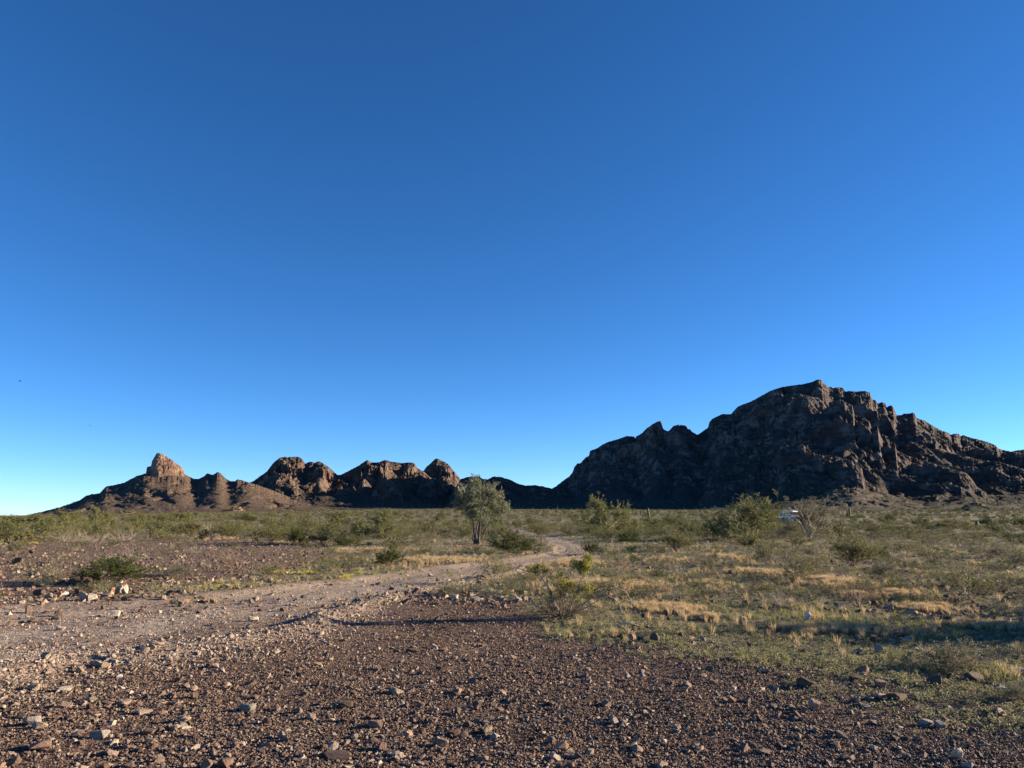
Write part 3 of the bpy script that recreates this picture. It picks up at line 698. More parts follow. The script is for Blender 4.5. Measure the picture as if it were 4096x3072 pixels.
named = [(462, 2466, 36, 24, 'cream', 'cream block lying alone below the rock ring'),
 (244, 2521, 40, 13, 'cream', 'flat cream stone low on the left between ring and track'),
 (840, 2348, 20, 13, 'tan', 'small tan rock left of the yellow flowers by the track'),
 (905, 2354, 38, 14, 'grey', 'low grey rock right of the yellow flowers by the track'),
 (72, 2256, 42, 22, 'dark brown', 'dark brown boulder near the left edge of the picture'),
 (36, 2258, 18, 14, 'dark brown', 'small dark rock left of the boulder at the left edge'),
 (124, 2213, 27, 12, 'dark brown', 'dark rock far back on the stony flat at left'),
 (216, 2317, 16, 11, 'orange', 'small orange stone behind the rock ring'),
 (1014, 2485, 46, 17, 'cream', 'broken cream slab in the middle of the dirt track'),
 (184, 2635, 36, 24, 'tan', 'round tan rock alone on the near part of the track'),
 (622, 2592, 62, 20, 'tan', 'pair-wide tan slab half buried at the edge of the track'),
 (3261, 2843, 46, 46, 'tan', 'big round tan boulder alone in the gravel at lower right'),
 (3467, 2838, 40, 17, 'grey', 'grey rounded stone right of the big tan boulder'),
 (3702, 2909, 58, 24, 'grey', 'long rounded grey cobble in the lower right gravel'),
 (3759, 2917, 44, 24, 'grey', 'squat grey cobble right beside the long grey cobble'),
 (3832, 3038, 40, 37, 'cream', 'pointed cream rock at the lower right edge'),
 (3718, 3018, 24, 19, 'brown', 'small brown cobble left of the pointed cream rock'),
 (3593, 2807, 78, 27, 'dark brown', 'long dark slab among the stones at lower right'),
 (3524, 2803, 50, 23, 'pinkish', 'pinkish rock left of the long dark slab at lower right'),
 (3739, 2748, 72, 36, 'dark brown', 'large dark brown rock with a ridged top at right'),
 (3524, 2751, 50, 28, 'brown', 'brown rock with dark left side, middle of the right stones'),
 (3449, 2702, 54, 38, 'brown', 'tilted brown slab leaning on stones below the dry weeds'),
 (3423, 2726, 46, 21, 'dark brown', 'low dark rock just below the tilted brown slab'),
 (4006, 2767, 50, 22, 'grey', 'rounded grey rock near the right edge'),
 (4086, 2714, 44, 32, 'tan', 'tan rock cut by the right edge of the picture'),
 (3897, 2734, 72, 32, 'dark brown', 'wide dark angular rock near the right edge'),
 (3516, 2614, 35, 32, 'grey', 'upright grey rock above the dry weeds at right'),
 (3435, 2613, 36, 16, 'grey', 'low grey rock left of the upright grey rock'),
 (3494, 2572, 31, 28, 'dark brown', 'dark rounded rock in the shadow band at right'),
 (3629, 2573, 52, 21, 'grey', 'wide grey rock in the shadow band at right'),
 (3232, 2476, 27, 30, 'white', 'white pointed quartz rock catching the sun at right'),
 (4030, 2294, 16, 13, 'white', 'small white rock far right in the green flat'),
 (3224, 2752, 74, 33, 'dark brown', 'big dark rock in the gravel below the green flat'),
 (2972, 2507, 40, 38, 'brown', 'upright brown slab in the shade right of the big dead bush'),
 (3104, 2529, 27, 19, 'dark brown', 'blackish rock inside the tuft of pale weeds'),
 (2621, 2573, 40, 38, 'dark brown', 'dark upright boulder, right one of the row below the green patch'),
 (2573, 2569, 50, 24, 'dark brown', 'blackish low rock in the middle of the row below the green patch'),
 (2530, 2564, 38, 25, 'brown', 'brown rock in the row, left of the blackish low rock'),
 (2488, 2557, 27, 20, 'dark brown', 'leftmost dark rock of the row below the green patch'),
 (2526, 2583, 32, 16, 'brown', 'small brown rock in front of the row below the green patch'),
 (2732, 2586, 52, 18, 'dark brown', 'low dark rock to the right of the row of rocks'),
 (2551, 2510, 48, 17, 'dark brown', 'dark rock beside the bleached branch on the ground'),
 (2250, 3004, 52, 26, 'orange', 'orange brown block near the bottom edge right of centre'),
 (2361, 3021, 34, 21, 'tan', 'tan stone with dark left side right of the orange block'),
 (1932, 3048, 58, 16, 'brown', 'flat brown slab at the very bottom, centre'),
 (1344, 3044, 124, 28, 'dark brown', 'long dark slab at the bottom edge left of centre'),
 (1764, 2990, 64, 33, 'brown', 'brown knobbly rock low in the centre foreground'),
 (1502, 2913, 68, 30, 'brown', 'largest brown rock in the lower left centre gravel'),
 (1380, 2836, 78, 26, 'dark brown', 'dark low rock casting a long shadow in the centre left gravel'),
 (1588, 2782, 68, 24, 'tan', 'tan grey cobble in the middle of the foreground'),
 (1637, 2774, 56, 15, 'brown', 'thin brown slab touching the tan grey cobble'),
 (1836, 2774, 52, 18, 'orange', 'flat orange stone right of centre in the foreground'),
 (1271, 2664, 30, 15, 'orange', 'yellowish stone in the gravel below the track edge'),
 (1646, 2610, 52, 15, 'dark brown', 'dark flat rock high in the centre foreground'),
 (398, 2958, 74, 28, 'grey', 'light grey rock at lower left'),
 (125, 2905, 62, 32, 'grey', 'grey rock at the left edge of the foreground'),
 (154, 2920, 58, 25, 'tan', 'tan rock in front of the grey rock at lower left'),
 (164, 3004, 80, 28, 'brown', 'brown slab at the bottom left corner'),
 (448, 3028, 54, 20, 'pinkish', 'pinkish flat stone at the bottom left'),
 (726, 2913, 40, 22, 'grey', 'bluish grey stone in the left foreground'),
 (736, 2890, 48, 22, 'tan', 'tan stone behind the bluish grey stone'),
 (597, 2943, 54, 24, 'brown', 'brown angular rock in the left foreground'),
 (990, 2845, 64, 28, 'grey', 'dark grey flat rock left of centre in the gravel'),
 (477, 2717, 24, 15, 'white', 'small white stone in the gravel at left'),
 (139, 2761, 48, 22, 'tan', 'tan slab low on the near left track edge'),
 (259, 2768, 54, 16, 'cream', 'pale cream slab right of the tan slab at the track edge'),
 (363, 2810, 44, 19, 'tan', 'tan triangular stone in the left foreground'),
 (572, 2862, 66, 14, 'tan', 'long thin tan stone left of centre'),
 (2854, 2737, 44, 17, 'brown', 'rounded brown stone right of centre near the green flat'),
 (2741, 2768, 36, 18, 'orange', 'orange brown stone left of the rounded brown stone')]
for i, (a, b_, c, d, e, f) in enumerate(named): add_rock(a, b_, c, d, e, f, None, k=i % 10)

def bleached(fx, fy):
    x, y, z, r = hit(fx, fy)
    B = Tubes(); rg = random.Random(5)
    pts = [(-.16, 0, .02), (-.08, .01, .05), (0, 0, .06), (.08, -.02, .05), (.17, .01, .02)]
    B.tube(pts, [.006, .009, .011, .009, .004], 6)
    B.tube([(0, 0, .06), (-.06, -.03, .03), (-.11, -.05, .0)], [.009, .006, .003], 5)
    B.tube([(.06, 0, .05), (.09, .04, .07), (.13, .07, .05)], [.007, .005, .002], 5)
    o = link('fallen_branch', B.mesh('fallen_branch', M['pale_wood'])); o.location = (x, y, z); o.scale = (1.1,) * 3
    tag(o, 'bleached white forked branch lying on the green patch', 'branch')

# ------------------------------------------------------------------ plants: tubes for wood, small blades for leaves
class Tubes:
    def __init__(s): s.V = []; s.F = []; s.n = 0
    def tube(s, pts, rad, sides=4):
        P = np.array([tuple(p) for p in pts], dtype=float); n = len(P)
        T = np.gradient(P, axis=0); T /= (np.linalg.norm(T, axis=1)[:, None] + 1e-9)
        ref = np.array([0.31, 0.2, 0.93]) if abs(T[0][2]) < 0.8 else np.array([1.0, 0.1, 0])
        A = np.cross(T, ref); A /= (np.linalg.norm(A, axis=1)[:, None] + 1e-9)
        Bn = np.cross(T, A)
        th = np.linspace(0, 2 * np.pi, sides, endpoint=False)
        ring = P[:, None, :] + (A[:, None, :] * np.cos(th)[None, :, None] + Bn[:, None, :] * np.sin(th)[None, :, None]) * np.asarray(rad)[:, None, None]
        s.V.append(ring.reshape(-1, 3))
        I = np.arange(n * sides).reshape(n, sides) + s.n
        s.F.append(np.stack([I[:-1], np.roll(I[:-1], -1, 1), np.roll(I[1:], -1, 1), I[1:]], -1).reshape(-1, 4))
        s.n += n * sides
    def mesh(s, name, material):
        return mesh_np(name, np.concatenate(s.V), np.concatenate(s.F), [material], smooth=True)
class Leaves:
    def __init__(s): s.P = []; s.D = []; s.L = []
    def add(s, p, d, l): s.P.append(p); s.D.append(d); s.L.append(l)
    def arrays(s, seed, wr=0.45, spread=0.6):
        r = np.random.default_rng(seed)
        P = np.array(s.P); D = np.array(s.D) + r.normal(0, spread, (len(P), 3)); L = np.array(s.L)
        D /= np.linalg.norm(D, axis=1)[:, None] + 1e-9
        S = np.cross(D, r.normal(0, 1, D.shape)); S /= np.linalg.norm(S, axis=1)[:, None] + 1e-9
        a = P; b = P + D * (L * 0.5)[:, None] + S * (L * wr * 0.5)[:, None]
        c = P + D * L[:, None]; d = P + D * (L * 0.5)[:, None] - S * (L * wr * 0.5)[:, None]
        V = np.stack([a, b, c, d], 1).reshape(-1, 3)
        F = np.arange(len(V)).reshape(-1, 4)
        return V, F
    def mesh(s, name, material, seed=1, wr=0.45, spread=0.6):
        V, F = s.arrays(seed, wr, spread)
        return mesh_np(name, V, F, [material])
def grow(B, LF, rg, p, d, length, rad, level, S):
    n = S.get('seg', 5)
    pts = [p]; rr = [rad]; dirs = []
    cur = Vector(p); dv = Vector(d).normalized()
    for i in range(n):
        dv = (dv + Vector((rg.gauss(0, 1), rg.gauss(0, 1), rg.gauss(0, 1))) * S['wig'] + Vector((0, 0, S['trop'][min(level, len(S['trop']) - 1)]))).normalized()
        cur = cur + dv * (length / n)
        if cur.z < 0.01: cur.z = 0.01; dv.z = abs(dv.z) * .4
        pts.append(tuple(cur)); rr.append(rad * (1 - (i + 1) / n * (0.55 if level < S['levels'] - 1 else 0.8))); dirs.append(dv.copy())
    B.tube(pts, rr, 5 if level == 0 and rad > 0.012 else 3)
    if level < S['levels'] - 1:
        k = S['kids'][level]
        for c in range(k):
            t = rg.uniform(S['t0'][level], 1.0) * n
            i = min(int(t), n - 1)
            q = Vector(pts[i]).lerp(Vector(pts[i + 1]), t - i)
            side = Vector((rg.gauss(0, 1), rg.gauss(0, 1), rg.gauss(0, 1)))
            side = (side - dirs[i] * side.dot(dirs[i])).normalized()
            ang = rg.uniform(*S['ang'])
            nd = dirs[i] * math.cos(ang) + side * math.sin(ang)
            grow(B, LF, rg, tuple(q), nd, length * S['ratio'][level] * rg.uniform(.7, 1.15), rr[i] * S['rr'], level + 1, S)
    if LF is not None and level >= S['leaf_from']:
        m = S['leaves']
        for c in range(m):
            t = rg.uniform(S.get('lt', 0.15), 1.0) * n; i = min(int(t), n - 1)
            q = Vector(pts[i]).lerp(Vector(pts[i + 1]), t - i)
            j = S['lj']
            LF.add((q.x + rg.gauss(0, j), q.y + rg.gauss(0, j), q.z + rg.gauss(0, j)), tuple(dirs[i] + Vector((0, 0, .3))), S['ll'] * rg.uniform(.6, 1.3))
def make_bush(seed, S):
    """returns Tubes, Leaves of a plant about one unit across and one unit high"""
    rg = random.Random(seed); B = Tubes(); LF = Leaves() if S['leaves'] else None
    for i in range(S['stems']):
        a = 2 * math.pi * (i + rg.uniform(-.4, .4)) / S['stems']
        tilt = math.radians(rg.uniform(*S['tilt']))
        d = (math.sin(tilt) * math.cos(a), math.sin(tilt) * math.sin(a), math.cos(tilt))
        grow(B, LF, rg, (d[0] * .04, d[1] * .04, 0), d, S['len'] * rg.uniform(.7, 1.1), S['rad'] * rg.uniform(.7, 1.2), 0, S)
    V = np.concatenate(B.V)
    if LF: V = np.concatenate([V, np.array(LF.P)])
    wx = np.percentile(np.abs(V[:, :2]), 97.5) * 2; hz = np.percentile(V[:, 2], 98.5)
    k = np.array([1 / wx, 1 / wx, 1 / hz])
    B.V = [v * k for v in B.V]
    if LF: LF.P = [tuple(np.array(p) * k) for p in LF.P]
    return B, LF
base = dict(seg=5, wig=0.16, trop=[0.04, 0.06, 0.05], levels=3, kids=[5, 4], t0=[0.25, 0.2], ang=(0.35, 0.9), ratio=[0.55, 0.5], rr=0.6, leaf_from=2, leaves=7, lj=0.012, ll=0.05, stems=14, tilt=(12, 62), len=0.75, rad=0.012)
def spec(**k): s = dict(base); s.update(k); return s
SPECIES = {
 'creosote': spec(stems=16, kids=[6, 5], leaves=17, ll=0.030, tilt=(8, 58), rad=0.009),
 'dark_creosote': spec(stems=15, kids=[7, 5], leaves=20, ll=0.032, tilt=(15, 66), rad=0.010, leaf_from=1),
 'sparse_creosote': spec(stems=16, kids=[6, 4], leaves=10, ll=0.032, tilt=(10, 60), rad=0.010),
 'dead': spec(stems=18, kids=[6, 4], leaves=0, tilt=(20, 78), rad=0.008, trop=[-0.02, 0.0, 0.0], wig=0.22, ang=(0.4, 1.1)),
 'arching': spec(stems=22, kids=[3, 3], leaves=0, tilt=(8, 62), rad=0.008, trop=[-0.05, -0.03, 0], wig=0.08, seg=7, ang=(0.25, 0.7), t0=[0.35, 0.3]),
 'bursage': spec(stems=30, kids=[6, 3], leaves=8, ll=0.035, tilt=(5, 78), rad=0.006, leaf_from=1, wig=0.2),
 'palo': spec(stems=10, levels=4, kids=[7, 5, 4], t0=[0.25, 0.12, 0.1], ratio=[0.50, 0.55, 0.5], leaves=8, ll=0.026, leaf_from=2, tilt=(12, 74), rad=0.018, len=.8, trop=[-0.01, 0.01, 0.02, 0.02], wig=0.2),
}
def lowpoly(B, LF, seed, wood, leaf, frac_l, grow_l, nm):
    """one light mesh of two materials for plants that are only a few pixels high"""
    V, F = LF.arrays(seed) if LF and len(LF.P) else (np.zeros((0, 3)), np.zeros((0, 4), int))
    if len(F):
        r = np.random.default_rng(seed); pick = r.random(len(F)) < frac_l
        Vq = V.reshape(-1, 4, 3)[pick]; c = Vq.mean(1, keepdims=True); Vq = c + (Vq - c) * grow_l
        V = Vq.reshape(-1, 3); F = np.arange(len(V)).reshape(-1, 4)
    BV = np.concatenate(B.V); BF = np.concatenate(B.F)
    me = mesh_np(nm, np.concatenate([BV, V]), np.concatenate([BF, F + len(BV)]), [wood, leaf], mi=np.concatenate([np.zeros(len(BF)), np.ones(len(F))]))
    return me
KIND = {   # name: (spec, wood, leaf, object name, category)
 'C': ('creosote', 'dark_wood', 'creosote_leaf', 'creosote_bush', 'bush'),
 'D': ('dark_creosote', 'dark_wood', 'creosote_dark_leaf', 'creosote_bush', 'bush'),
 'L': ('sparse_creosote', 'grey_wood', 'yellow_leaf', 'creosote_bush', 'bush'),
 'V': ('sparse_creosote', 'grey_wood', 'creosote_leaf', 'creosote_bush', 'bush'),
 'B': ('dead', 'grey_wood', None, 'dead_bush', 'bush'),
 'R': ('dead', 'red_wood', None, 'dead_bush', 'bush'),
 'A': ('arching', 'red_wood', None, 'dead_bush', 'bush'),
 'S': ('bursage', 'grey_wood', 'bursage_leaf', 'bursage_bush', 'bush'),
 'P': ('palo', 'palo_wood', 'palo_leaf', 'palo_verde_tree', 'tree'),
 'T': ('palo', 'red_wood', 'bursage_leaf', 'desert_tree', 'tree'),
}
LIB = {}
def lib(kind, var):
    key = (kind, var)
    if key not in LIB:
        s, w, l, nm, cat = KIND[kind]
        B, LF = make_bush(1000 + 17 * var + (hash_(kind) % 97), SPECIES[s])
        LIB[key] = (B.mesh(nm.split('_')[0] + '_stems', M[w]), LF.mesh(nm.split('_')[0] + '_leaves', M[l], var, 0.5) if LF else None)
    return LIB[key]
def hash_(s): return sum(ord(c) * 31 ** i for i, c in enumerate(s))
FOOT = []
def add_plant(kind, fx, fy, w, h, label, group=None, var=None, dist=None):
    s, wd, lf, nm, cat = KIND[kind]
    if dist is None: x, y, z, r = hit(fx, fy)
    else:
        dx, dy, _ = [float(v) for v in ray(fx, fy)]; hh = math.hypot(dx, dy); r = dist
        x, y = dx / hh * r, dy / hh * r; z = float(ground_z(x, y))
    W = w / 4 / F_PX * r; Hh = h / 4 / F_PX * r
    var = int(rng.integers(0, 4)) if var is None else var
    st, le = lib(kind, var)
    if le is not None:
        o = bpy.data.objects.new(nm, None); COL.objects.link(o); o.empty_display_size = .2
        a = link('trunk' if kind in 'PT' else 'stems', st, o); b = link('crown' if kind in 'PT' else 'foliage', le, o)
    else:
        o = link(nm, st)
    o.location = (x, y, z - 0.01); o.rotation_euler = (0, 0, rng.uniform(0, 6.28)); o.scale = (W * 1.08, W * 1.08, Hh * 0.98)
    tag(o, label, cat, group)
    FOOT.append((x, y, W / 2))
    return o

# --- the tree in the middle: three stems, grey green crown with gaps, bare limbs reaching out at both sides
def centre_tree():
    x, y, z, r = hit(1908, 2177)
    u = r / 4 / F_PX                       # metres per photograph pixel there
    rg = random.Random(12); B = Tubes(); LF = Leaves()
    root = bpy.data.objects.new('ironwood_tree', None); COL.objects.link(root); root.location = (x, y, z)
    tag(root, 'grey green tree with several dark trunks standing left of the track bend', 'tree')
    def pt(px, py, d=0.0): return (px * u, d * u, -py * u)
    trunks = [[(-3, 0, 0), (-12, -40, 8), (-14, -85, 12), (-32, -125, 10), (-52, -160, 5), (-62, -200, 0)],
              [(6, 0, -6), (6, -45, -12), (12, -95, -20), (38, -135, -30), (48, -170, -25), (40, -215, -20)],
              [(2, 2, 8), (-4, -50, 22), (4, -100, 35), (0, -150, 45), (8, -200, 40), (2, -232, 40)],
              [(12, 2, 0), (28, -40, 10), (45, -78, 20), (75, -105, 30), (88, -140, 30)],
              [(-8, 2, -4), (-16, -22, -10), (-20, -48, -12), (-22, -62, -14)],
              [(0, 0, 12), (10, -60, -40), (20, -120, -55), (-10, -170, -60)]]
    S = spec(levels=4, kids=[7, 6, 5], t0=[0.45, 0.2, 0.1], ratio=[0.42, 0.55, 0.5], leaves=10, ll=4.3 * u, lj=2.4 * u, leaf_from=2, wig=0.2, trop=[0.02, 0.05, 0.03, 0.0], ang=(0.4, 1.0), rr=0.55)
    for i, tk in enumerate(trunks):
        P_ = [Vector(pt(*t)) for t in tk]
        pts = []
        for a, b in zip(P_[:-1], P_[1:]):
            for f in (0, .5): pts.append(a.lerp(b, f) + Vector((rg.gauss(0, 1), rg.gauss(0, 1), 0)) * u * 1.6)
        pts.append(P_[-1])
        r0 = [6.0, 5.4, 4.2, 3.0, 2.6, 3.4][i] * u
        rad = [r0 * (1 - 0.75 * k / (len(pts) - 1)) for k in range(len(pts))]
        rad[0] *= 1.35
        B.tube([tuple(p) for p in pts], rad, 7)
        if i == 4: continue
        for c in range(15):
            k = rg.uniform(0.42, 1.0) * (len(pts) - 1); j = min(int(k), len(pts) - 2)
            q = pts[j].lerp(pts[j + 1], k - j)
            ang = rg.uniform(0, 6.28)
            d = Vector((math.cos(ang), math.sin(ang), rg.uniform(-0.15, 1.0)))
            grow(B, LF, rg, tuple(q), d, rg.uniform(34, 62) * u, rad[j] * .5, 1, S)
    # drooping twigs along the left side and the bare hooked limbs at top left and right
    bare = dict(S); bare.update(leaves=0, wig=0.28, kids=[4, 4, 3])
    for (px, py, dx, dz, ln) in [(-50, -200, -0.5, .9, 55), (-60, -195, -0.8, .5, 40), (70, -200, .9, .25, 50), (76, -190, 1.0, -.1, 40), (60, -205, .8, .5, 40), (78, -150, .8, -.6, 30)]:
        Bb = Tubes(); grow(Bb, None, rg, pt(px, py, rg.uniform(-10, 10)), (dx, rg.uniform(-.3, .3), dz), ln * u, 1.3 * u, 1, bare)
        link('bare_limb', Bb.mesh('ironwood_dead_limb', M['pale_wood']), root)
    link('trunk', B.mesh('ironwood_trunk', M['iron_bark']), root)
    link('crown', LF.mesh('ironwood_leaves', M['iron_leaf'], 4, 0.55), root)
    FOOT.append((x, y, 1.0))
centre_tree()
bleached(2506, 2511)

# --- trees and bushes, one by one: kind, foot x, foot y, width, height (photograph pixels), label
A1 = [
 ('P', 2434, 2142, 195, 142, 'yellow green palo verde with open crown beyond the bend of the track'),
 ('P', 2345, 2118, 95, 66, 'low dense palo verde touching the left side of the open crowned one'),
 ('P', 3005, 2162, 262, 158, 'widest bushy palo verde with thick green crown, left of the white camper'),
 ('T', 3232, 2134, 172, 118, 'thin brownish tree with bare pale limbs right of the camper'),
 ('S', 3164, 2154, 92, 62, 'grey rounded bush standing in front of the white camper'),
 ('D', 2999, 2192, 62, 40, 'small dark bush below the widest palo verde'),
 ('V', 3072, 2262, 124, 92, 'upright mixed green bush with twiggy top below the camper'),
 ('V', 3211, 2318, 178, 92, 'broad olive bush with arching twigs right of the tan grass'),
 ('B', 3294, 2224, 78, 56, 'pinkish grey leafless bush between two green ones at right'),
 ('C', 3417, 2266, 172, 112, 'large light green bush in the right middle ground'),
 ('R', 2819, 2270, 90, 48, 'russet twiggy bush left of the tan grass strip'),
 ('R', 2892, 2296, 96, 40, 'low russet brush just below the first tan grass strip'),
 ('B', 3132, 2424, 220, 84, 'wide heap of grey dead twigs beside the shadow band'),
 ('A', 3436, 2430, 190, 124, 'fan shaped leafless bush with arching stems, right of the dead heap'),
 ('R', 3498, 2405, 110, 62, 'brown brush touching the right side of the fan shaped bush'),
 ('R', 3015, 2344, 70, 52, 'small russet bush above the heap of grey twigs'),
 ('D', 3516, 2236, 64, 42, 'small dark green bush right of the large light green one'),
 ('V', 3624, 2226, 150, 58, 'wide low green bush in the right distance'),
 ('B', 3570, 2238, 120, 30, 'low tangle of pale twigs between two green bushes at right'),
 ('B', 3710, 2214, 64, 34, 'small grey twig bush on the dark stony band'),
 ('R', 3811, 2236, 120, 24, 'long flat dark brush lying on the right flat'),
 ('R', 3930, 2250, 78, 42, 'round brown brush in the right distance'),
 ('S', 3984, 2232, 110, 44, 'greyish low bush near the right edge, middle distance'),
 ('S', 4070, 2262, 96, 44, 'grey bush cut by the right edge, middle distance'),
 ('S', 3534, 2320, 130, 62, 'grey green bush behind the brown brush at right'),
 ('B', 3645, 2326, 96, 32, 'low bush of white curved twigs in the right flat'),
 ('R', 3894, 2298, 116, 42, 'dark twiggy bush left of the small white rock'),
 ('V', 3876, 2400, 196, 112, 'large thin green bush with dark base at right'),
 ('C', 3797, 2124, 118, 46, 'broad green bush in the far right scrub'),
 ('D', 3563, 2088, 42, 26, 'dark round bush far right, alone before the talus'),
 ('D', 3685, 2106, 62, 30, 'dark pair-lobed bush in the far right scrub'),
 ('D', 3948, 2103, 62, 28, 'dark bush far right beneath the small mound'),
 ('D', 4082, 2106, 54, 30, 'dark bush at the right edge of the far scrub'),
 ('V', 3890, 2153, 96, 28, 'low olive bush on the far right flat'),
 ('C', 3500, 2135, 122, 36, 'olive bush left in the far right scrub'),
 ('C', 3599, 2135, 122, 36, 'olive bush in the middle of the far right scrub'),
 ('B', 4040, 2142, 130, 14, 'dark line of low dead brush far right'),
 ('R', 3590, 2546, 160, 50, 'brown brush inside the shadow band at right'),
 ('S', 3812, 2680, 235, 92, 'wide pale weedy clump above the dark rock at right'),
 ('A', 3116, 2574, 140, 58, 'tuft of thin pale weed stems round a black rock'),
 ('A', 3990, 2634, 66, 48, 'small upright dry weed right of the pale clump'),
 ('S', 4060, 2800, 100, 58, 'sparse pale weed at the right edge of the foreground'),
 ('A', 3885, 2838, 60, 58, 'thin weed stalks in the gravel near the right edge'),
 ('D', 2049, 2212, 186, 80, 'wide domed green bush between tree and track'),
 ('V', 1990, 2324, 150, 96, 'slanting green bush with bare stems at the near edge of the track'),
 ('C', 2153, 2142, 96, 42, 'olive bush where the track fades out'),
 ('D', 2372, 2219, 80, 52, 'dark green bush inside the bend of the track'),
 ('B', 2442, 2202, 82, 36, 'grey twigs right behind the bush in the track bend'),
 ('D', 2519, 2171, 92, 48, 'dark green bush below the open crowned palo verde'),
 ('C', 2705, 2207, 124, 82, 'tall olive bush with pale stems at its foot, right of the track'),
 ('P', 2696, 2112, 112, 44, 'yellow green low tree in the scrub right of centre'),
 ('R', 2506, 2288, 164, 54, 'dark purple brown brush right of the tan grass'),
 ('B', 2702, 2297, 120, 56, 'sprawling grey dead bush on the stony patch right of centre'),
 ('R', 2632, 2374, 150, 52, 'brown brush right of the big branching bush'),
 ('S', 2827, 2269, 60, 34, 'small grey green bush beside the russet one'),
 ('D', 1560, 2265, 106, 76, 'compact very dark green bush alone in the left centre'),
 ('B', 1612, 2238, 74, 60, 'grey airy bush right behind the compact dark green one'),
 ('R', 1149, 2274, 172, 66, 'purple brown brush above the yellow flowers'),
 ('V', 1836, 2142, 120, 48, 'olive bush left of the tree foot, farther off'),
 ('B', 1886, 2174, 66, 50, 'grey twigs at the left foot of the tree'),
 ('C', 1086, 2170, 182, 76, 'broad bright green bush, largest on the left'),
 ('D', 1185, 2183, 76, 70, 'dark bush on a thin stem right of the broad bright one'),
 ('C', 1290, 2178, 190, 58, 'wide low green bush left of the tan grass strip'),
 ('D', 1310, 2138, 66, 40, 'small dark bush above the wide low green one'),
 ('D', 1384, 2188, 84, 44, 'dark green bush touching the left end of the tan grass'),
 ('B', 1405, 2212, 80, 40, 'small grey dead bush before the tan grass strip'),
 ('P', 1353, 2106, 108, 62, 'bright yellow green round tree left of centre in the far scrub'),
 ('P', 1533, 2106, 122, 62, 'yellow green wide tree below the sharp peak gap'),
 ('P', 1764, 2083, 52, 34, 'small yellow green tree far back, left of the tree'),
 ('D', 447, 2334, 235, 92, 'wide dark green bush growing behind the rock ring'),
 ('B', 505, 2252, 156, 66, 'grey leafless bush behind the rock ring bush'),
 ('A', 948, 2288, 240, 92, 'large grey twiggy bush with dark green heart at left'),
 ('S', 711, 2302, 128, 34, 'low soft green clump left of the large twiggy bush'),
 ('C', 761, 2148, 140, 66, 'green bush on a mound left, beneath the hill outcrop'),
 ('C', 897, 2152, 92, 54, 'round green bush right of the mound bush at left'),
 ('B', 835, 2150, 76, 70, 'pale straw coloured twigs between two green bushes at left'),
 ('R', 75, 2166, 170, 54, 'wide tangle of twigs at the far left'),
 ('B', 278, 2168, 150, 48, 'grey arching twigs second from the left edge'),
 ('B', 392, 2172, 140, 46, 'grey arching twigs third from the left edge'),
 ('B', 505, 2164, 156, 52, 'grey arching twigs with green shoots left of the small rises'),
 ('P', 398, 2106, 86, 66, 'tallest green tree on the left skyline, over the hill foot'),
 ('P', 262, 2112, 140, 58, 'wide green tree on the left skyline'),
 ('P', 60, 2112, 140, 42, 'green tree at the left edge against the sky'),
 ('P', 165, 2112, 110, 38, 'low green tree between two others on the left skyline'),
 ('C', 560, 2098, 96, 40, 'green bush right of the tallest skyline tree'),
 ('C', 640, 2094, 76, 36, 'dark green bush in the scrub beneath the butte'),
 ('P', 722, 2092, 90, 40, 'pale green tree in the scrub right of the butte'),
 ('D', 985, 2088, 76, 28, 'dark green bush beside the pale outcrop'),
 ('S', 1796, 2382, 128, 44, 'soft green grassy clump at the stony track edge'),
]
for i, (k_, a, b_, c, d, lb) in enumerate(A1):
    add_plant(k_, a, b_, c, d, lb, var=i % 4)
# pale limbs of the thin tree by the camper
def limbs(fx, fy):
    x, y, z, r = hit(fx, fy); u = r / 4 / F_PX; rg = random.Random(3); B = Tubes()
    S = spec(levels=3, kids=[4, 4], leaves=0, wig=0.22, ratio=[.5, .5])
    for (bx, pts) in [(0, [(0, 0), (4, -40), (-8, -62), (-22, -95), (-12, -128)]), (1, [(4, 0), (14, -36), (8, -72), (22, -95), (30, -110)]), (2, [(6, 0), (30, -30), (48, -58), (70, -64)]), (3, [(-2, 0), (-20, -52), (-44, -76), (-70, -80)])]:
        P_ = [Vector((p[0] * u, (bx - 1.5) * 6 * u * k / 4, -p[1] * u)) for k, p in enumerate(pts)]
        B.tube([tuple(p) for p in P_], [2.2 * u * (1 - .18 * k) for k in range(len(P_))], 6)
        for k in range(1, len(P_)):
            for c in range(4):
                grow(B, None, rg, tuple(P_[k]), (rg.gauss(0, 1), rg.gauss(0, 1), rg.uniform(0, 1)), 26 * u, .8 * u, 1, S)
    o = link('dead_tree', B.mesh('dead_tree', M['grey_wood'])); o.location = (x, y, z)
    tag(o, 'bare pale dead tree with twisted limbs in front of the thin brownish tree', 'tree')
limbs(3230, 2152)

